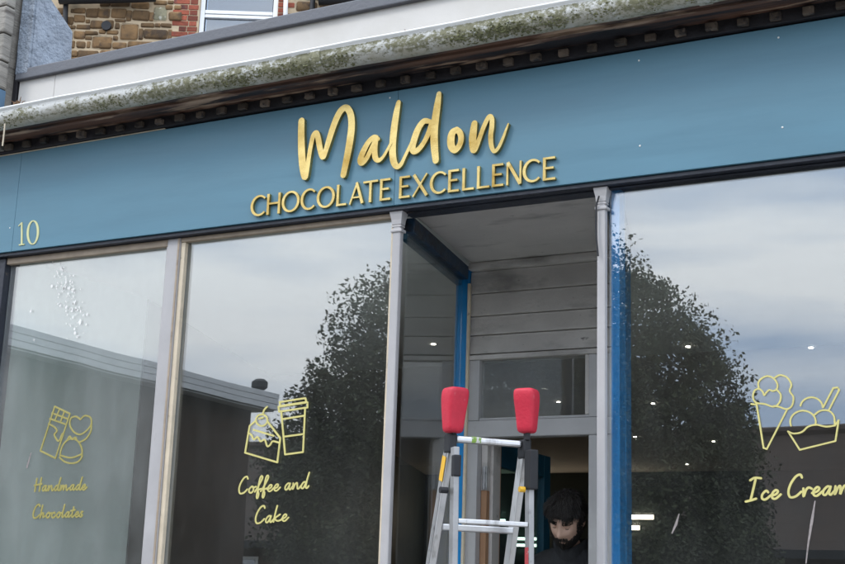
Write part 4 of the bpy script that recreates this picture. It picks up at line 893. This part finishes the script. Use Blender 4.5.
# collar, eyes, brows, hair, beard
bm = bmesh.new()
for s in (-1, 1):
    bmesh.ops.create_uvsphere(bm, u_segments=16, v_segments=10, radius=.011, matrix=HM @ Matrix.Translation((s * .031, -.0765, .008)))
me = bpy.data.meshes.new('eyes'); bm.to_mesh(me); bm.free(); put(me, 'eyelids', MT['skin'])
bm = bmesh.new()
for s in (-1, 1):
    tube(bm, [HM @ Vector((s * .031 + dx_, -.0875 + abs(dx_) * .35, .0035 - abs(dx_) * .1)) for dx_ in (-.011, -.006, 0, .006, .011)], [.0006, .0014, .0016, .0014, .0006], 5)
me = bpy.data.meshes.new('eyelashes'); bm.to_mesh(me); bm.free(); put(me, 'eyelashes', MT['hair'])
random.seed(9)
def strand(bm, p, pts_r):
    tube(bm, p, pts_r, 3, False)
bm = bmesh.new()
cnt = 0
while cnt < 6500:                   # hair
    n = Vector((random.gauss(0, 1), random.gauss(0, 1), random.gauss(0, 1))).normalized()
    lim = .42 if n.y < -.2 else (-.1 if n.y < .3 else -.45)
    if n.z < lim: continue
    if abs(n.x) > .75 and n.z < .12 and n.y < .25: continue
    if n.y < -.2 and n.z < .42 + .22 * noise.noise(Vector((n.x * 3.5, 1.7, 0))) + .1: continue
    cnt += 1; b0 = headpoint(n)
    front = max(0, -n.y) * max(0, n.z)
    top = max(0.0, min(1.0, (n.z - .15) / .5))
    sw = noise.noise(n * 2.6 + Vector((5, 2, 1))); flow = Vector((n.x * .25 + .9 * sw + random.gauss(0, .3), (-.7 if n.y < .2 else .55) + random.gauss(0, .2), -.15 + random.gauss(0, .15)))
    ln = random.uniform(.035, .065) * (.3 + .7 * top); up = n * random.uniform(.3, .7) * (.5 + .5 * top) + Vector((0, 0, .3 * top))
    p1 = b0 + (up + flow * .35).normalized() * ln * .45; p2 = p1 + (flow + n * .15 + Vector((0, 0, -.35 - .55 * front))).normalized() * ln * .5; p3 = p2 + (flow * .7 + Vector((random.gauss(0, .2), 0, -.9))).normalized() * ln * .35
    strand(bm, [b0 - n * .004, p1, p2, p3], [.0022, .0022, .0017, .0004])
cap_v = bmesh.ops.create_uvsphere(bm, u_segments=32, v_segments=24, radius=1.0)['verts']
dele = []
for v_ in cap_v:
    n = v_.co.normalized(); lim = .30 if n.y < -.2 else (-.12 if n.y < .3 else -.5)
    if n.z < lim: dele.append(v_)
    v_.co = headpoint(n) * 1.05 + Vector((0, 0, .003))
bmesh.ops.delete(bm, geom=dele, context='VERTS')
bm.transform(HM); me = bpy.data.meshes.new('hair'); bm.to_mesh(me); bm.free(); put(me, 'hair', MT['hair'])
bm = bmesh.new(); cnt = 0
while cnt < 2300:                   # beard, moustache, sideburns, brows
    n = Vector((random.gauss(0, 1), random.gauss(0, 1), random.gauss(0, 1))).normalized()
    if n.y > .25: continue
    b0 = headpoint(n); ax_ = abs(b0.x); ok = False; ln = .009
    if b0.z < -.040 - .0 and ax_ < .075:
        ok = True
        if -.073 < b0.z < -.058 and ax_ < .019 and b0.y < -.07: ok = False       # lips
        if b0.z > -.052 and ax_ < .034 and not (-.052 < b0.z < -.043): ok = False
        if b0.z > -.06 + .6 * max(0, ax_ - .034) and ax_ > .03 and b0.z > -.072 + (ax_ - .02) * .9: ok = False
    if ax_ > .062 and -.08 < b0.z < .02 and -.045 < b0.y < -.005: ok = True; ln = .006
    if .022 < b0.z < .036 and .012 < ax_ < .052 and b0.y < -.05: ok = True; ln = .007
    if not ok: continue
    cnt += 1
    d = (n + Vector((random.gauss(0, .3), random.gauss(0, .3), -1.0))).normalized()
    if b0.z > .02: d = Vector((math.copysign(1, b0.x), -.3, random.uniform(-.2, .3))).normalized()
    strand(bm, [b0 - n * .001, b0 + n * .004 + d * ln * .5, b0 + n * .005 + d * ln], [.0017, .0014, .0004])
bm.transform(HM); me = bpy.data.meshes.new('beard'); bm.to_mesh(me); bm.free(); put(me, 'beard', MT['hair'])
bm = bmesh.new()                    # jacket collar
rg = []
for h, r in ((.00, .088), (.03, .084), (.055, .080), (.058, .074), (.03, .074)):
    rg.append([bm.verts.new((math.cos(a) * r * 1.08, .07 + math.sin(a) * r - .015 * h / .05, shz + .03 + h - .05 * max(0, -math.sin(a)) ** 2)) for a in [2 * math.pi * k / 28 for k in range(28)]])
for A, B in zip(rg, rg[1:]):
    for k in range(28): bm.faces.new((A[k], A[(k + 1) % 28], B[(k + 1) % 28], B[k]))
me = bpy.data.meshes.new('collar'); bm.to_mesh(me); bm.free(); put(me, 'collar', MT['jacket'])
bm = bmesh.new()
for s in (-1, 1): box(bm, s * .125 - .05, s * .125 + .05, -.145, .10, FLOOR, FLOOR + .085, .03)
me = bpy.data.meshes.new('shoes'); bm.to_mesh(me); bm.free(); put(me, 'shoes', MT['trousers'])

# ================================================================== ACROSS THE STREET (seen in the glass)
fb = empty('flat_roofed_building', (-18, -11, 0), 'long brown brick flat roofed building with white boarded eaves across the street', 'building')
AX, AY0, AY1, AZ = -13.15, -14.35, -7.0, 4.8
adopt(mbox('wall', -25, AX - .35, AY0 + .3, AY1 - .3, 0, AZ - .32, MT['brown_brick'], bev=0), fb)
adopt(mbox('roof', -25.2, AX - .04, AY0 + .02, AY1 - .02, AZ - .12, AZ - .03, MT['cap'], bev=0), fb)
for i in range(3):
    z1 = AZ - i * .098
    adopt(mbox('eaves_board', AX - .06, AX - .004 * i, AY0, AY1, z1 - .094, z1, MT['clad'], bev=.006), fb)
    adopt(mbox('eaves_board', -25.2, AX - .062, AY0, AY0 + .05, z1 - .094, z1, MT['clad'], bev=.006), fb); adopt(mbox('eaves_board', -25.2, AX - .062, AY1 - .05, AY1, z1 - .094, z1, MT['clad'], bev=.006), fb)
adopt(mbox('soffit', -25, AX - .05, AY0 + .06, AY1 - .06, AZ - .32, AZ - .297, MT['clad'], bev=0), fb)
bm = bmesh.new(); tube(bm, [(AX - .25, AY0 + .25, AZ - .05), (AX - .25, AY0 + .25, AZ + .06)], .08, 14); tube(bm, [(AX - .25, AY0 + .25, AZ + .06), (AX - .25, AY0 + .25, AZ + .1), (AX - .25, AY0 + .25, AZ + .2), (AX - .25, AY0 + .25, AZ + .25)], [.1, .14, .14, .08], 14); adopt(link('roof_vent', bm, MT['black']), fb)
bw = empty('tiled_roof_house', (-6, -25, 0), 'low brown house with long tiled roof behind the tree across the street', 'house')
BY0, BY1, BX0, BX1 = -22.4, -25.2, -46.0, 14.0
adopt(mbox('wall', BX0 + .4, BX1 - .4, BY0 - 5.6 + .4, BY0 - .5, 0, 2.45, MT['brown_brick'], bev=0), bw)
zr0, zr1 = 2.5, 5.25
bm = bmesh.new(); prism(bm, [Vector((BX0, y, z)) for y, z in ((BY0, zr0), (BY1, zr1), (BY0 - 5.6, zr0), (BY0 - 5.5, zr0 - .06), (BY0 - .1, zr0 - .06))], Vector((BX1 - BX0, 0, 0))); adopt(link('roof', bm, MT['roof_tile']), bw)
sl_ = math.hypot(BY1 - BY0, zr1 - zr0); nrow = 14
bm = bmesh.new(); slope = Vector((0, BY1 - BY0, zr1 - zr0)).normalized(); nrmv = Vector((0, (zr1 - zr0), -(BY1 - BY0))).normalized()
for r_ in range(nrow):
    c0 = Vector((BX0, BY0, zr0)) + slope * (sl_ * r_ / nrow); c1 = c0 + slope * (sl_ / nrow * 1.05)
    prism(bm, [c0 + nrmv * .005, c1 + nrmv * .003, c1, c0 + nrmv * .004], Vector((BX1 - BX0, 0, 0)))
adopt(link('tile_course', bm, MT['roof_tile'], kind='stuff'), bw)
bm = bmesh.new(); tube(bm, [(BX0, BY1, zr1 + .02), (BX1, BY1, zr1 + .02)], .12, 8); adopt(link('ridge', bm, MT['roof_tile']), bw)
adopt(mbox('eaves_board', BX0, BX1, BY0 + .02, BY0 + .06, zr0 - .16, zr0 + .02, MT['black']), bw)
for i in range(12):
    x0 = BX0 + 2 + i * 4.6; o = adopt(mbox('window', x0, x0 + 1.7, BY0 - .52, BY0 - .47, .95, 2.15, MT['upvc']), bw)
    for s in (0, 1):
        q = mbox('pane', x0 + .08 + s * .81, x0 + .81 + s * .81, BY0 - .468, BY0 - .46, 1.03, 2.07, GL_UP, bev=0); q.parent = o
# tree
def make_tree(x, y, h, rx, label, seed, n=30000, leaf=.085):
    rnd = random.Random(seed); tr = empty('tree', (x, y, 0), label, 'tree'); bm = bmesh.new()
    tube(bm, [(x, y, 0), (x + .05, y, 1.2), (x - .05, y + .05, 2.6), (x, y, h * .62)], [.28, .22, .19, .08], 10)
    tips = []
    for k in range(16):
        a = k * 2.4; z0 = 1.4 + (h * .45) * (k / 16); r = rx * rnd.uniform(.45, .8) * (1 - .35 * k / 16)
        p0 = Vector((x, y, z0)); p2 = Vector((x + math.cos(a) * r, y + math.sin(a) * r, z0 + rnd.uniform(.6, 1.8)))
        tube(bm, [p0, (p0 + p2) / 2 + Vector((0, 0, -.1)), p2], [.09, .06, .02], 6)
    adopt(link('trunk', bm, MT['bark'], smooth=True), tr)
    import numpy as np
    rg = np.random.default_rng(seed); nc = 2200; ex = 2.1
    v = rg.uniform(-1, 1, (nc * 8, 3)); q = (np.abs(v) ** ex).sum(1) ** (1 / ex); v = v[(q < 1) & (q > .3)]; q = (np.abs(v) ** ex).sum(1) ** (1 / ex)
    v = (v / q[:, None] * (q ** .5)[:, None])[:nc]
    lump = np.array([1 + .08 * noise.noise(Vector((a * 2.1, b * 2.1, c * 2.1 + seed))) for a, b, c in v]); v = v * lump[:, None]
    zb_ = 2.3; v[:, 2] *= 1 + .08 * v[:, 0]; vz = np.where(v[:, 2] > 0, v[:, 2] * (h - zb_ - .3), v[:, 2] * 2.0)      # broad low skirt, domed top
    cen = np.stack([x + v[:, 0] * (rx - .3), y + v[:, 1] * (rx - .3), zb_ + vz], 1); cr_ = rg.uniform(.18, .5, len(cen))
    k = rg.integers(0, len(cen), n); d = rg.normal(size=(n, 3)); d /= np.linalg.norm(d, axis=1)[:, None]
    p = cen[k] + d * (cr_[k] * rg.random(n) ** .5)[:, None]
    u = rg.normal(size=(n, 3)); u /= np.linalg.norm(u, axis=1)[:, None]; a = rg.normal(size=(n, 3)); w_ = np.cross(u, a); w_ /= np.linalg.norm(w_, axis=1)[:, None]; t_ = np.cross(u, w_)
    sz = (leaf * rg.uniform(.6, 1.5, n))[:, None]
    vv = np.stack([p - w_ * sz, p + t_ * sz * .55, p + w_ * sz, p - t_ * sz * .55], 1).reshape(-1, 3)
    verts = vv.tolist(); faces = np.arange(4 * n).reshape(-1, 4).tolist()
    me = bpy.data.meshes.new('crown'); me.from_pydata(verts, [], faces); me.materials.append(MT['leaf'])
    o = bpy.data.objects.new('crown', me); COL.objects.link(o); adopt(o, tr)
make_tree(-7.85, -13.0, 6.9, 3.95, 'large dense dark green round tree mirrored in the shop windows', 4, 420000, .031)
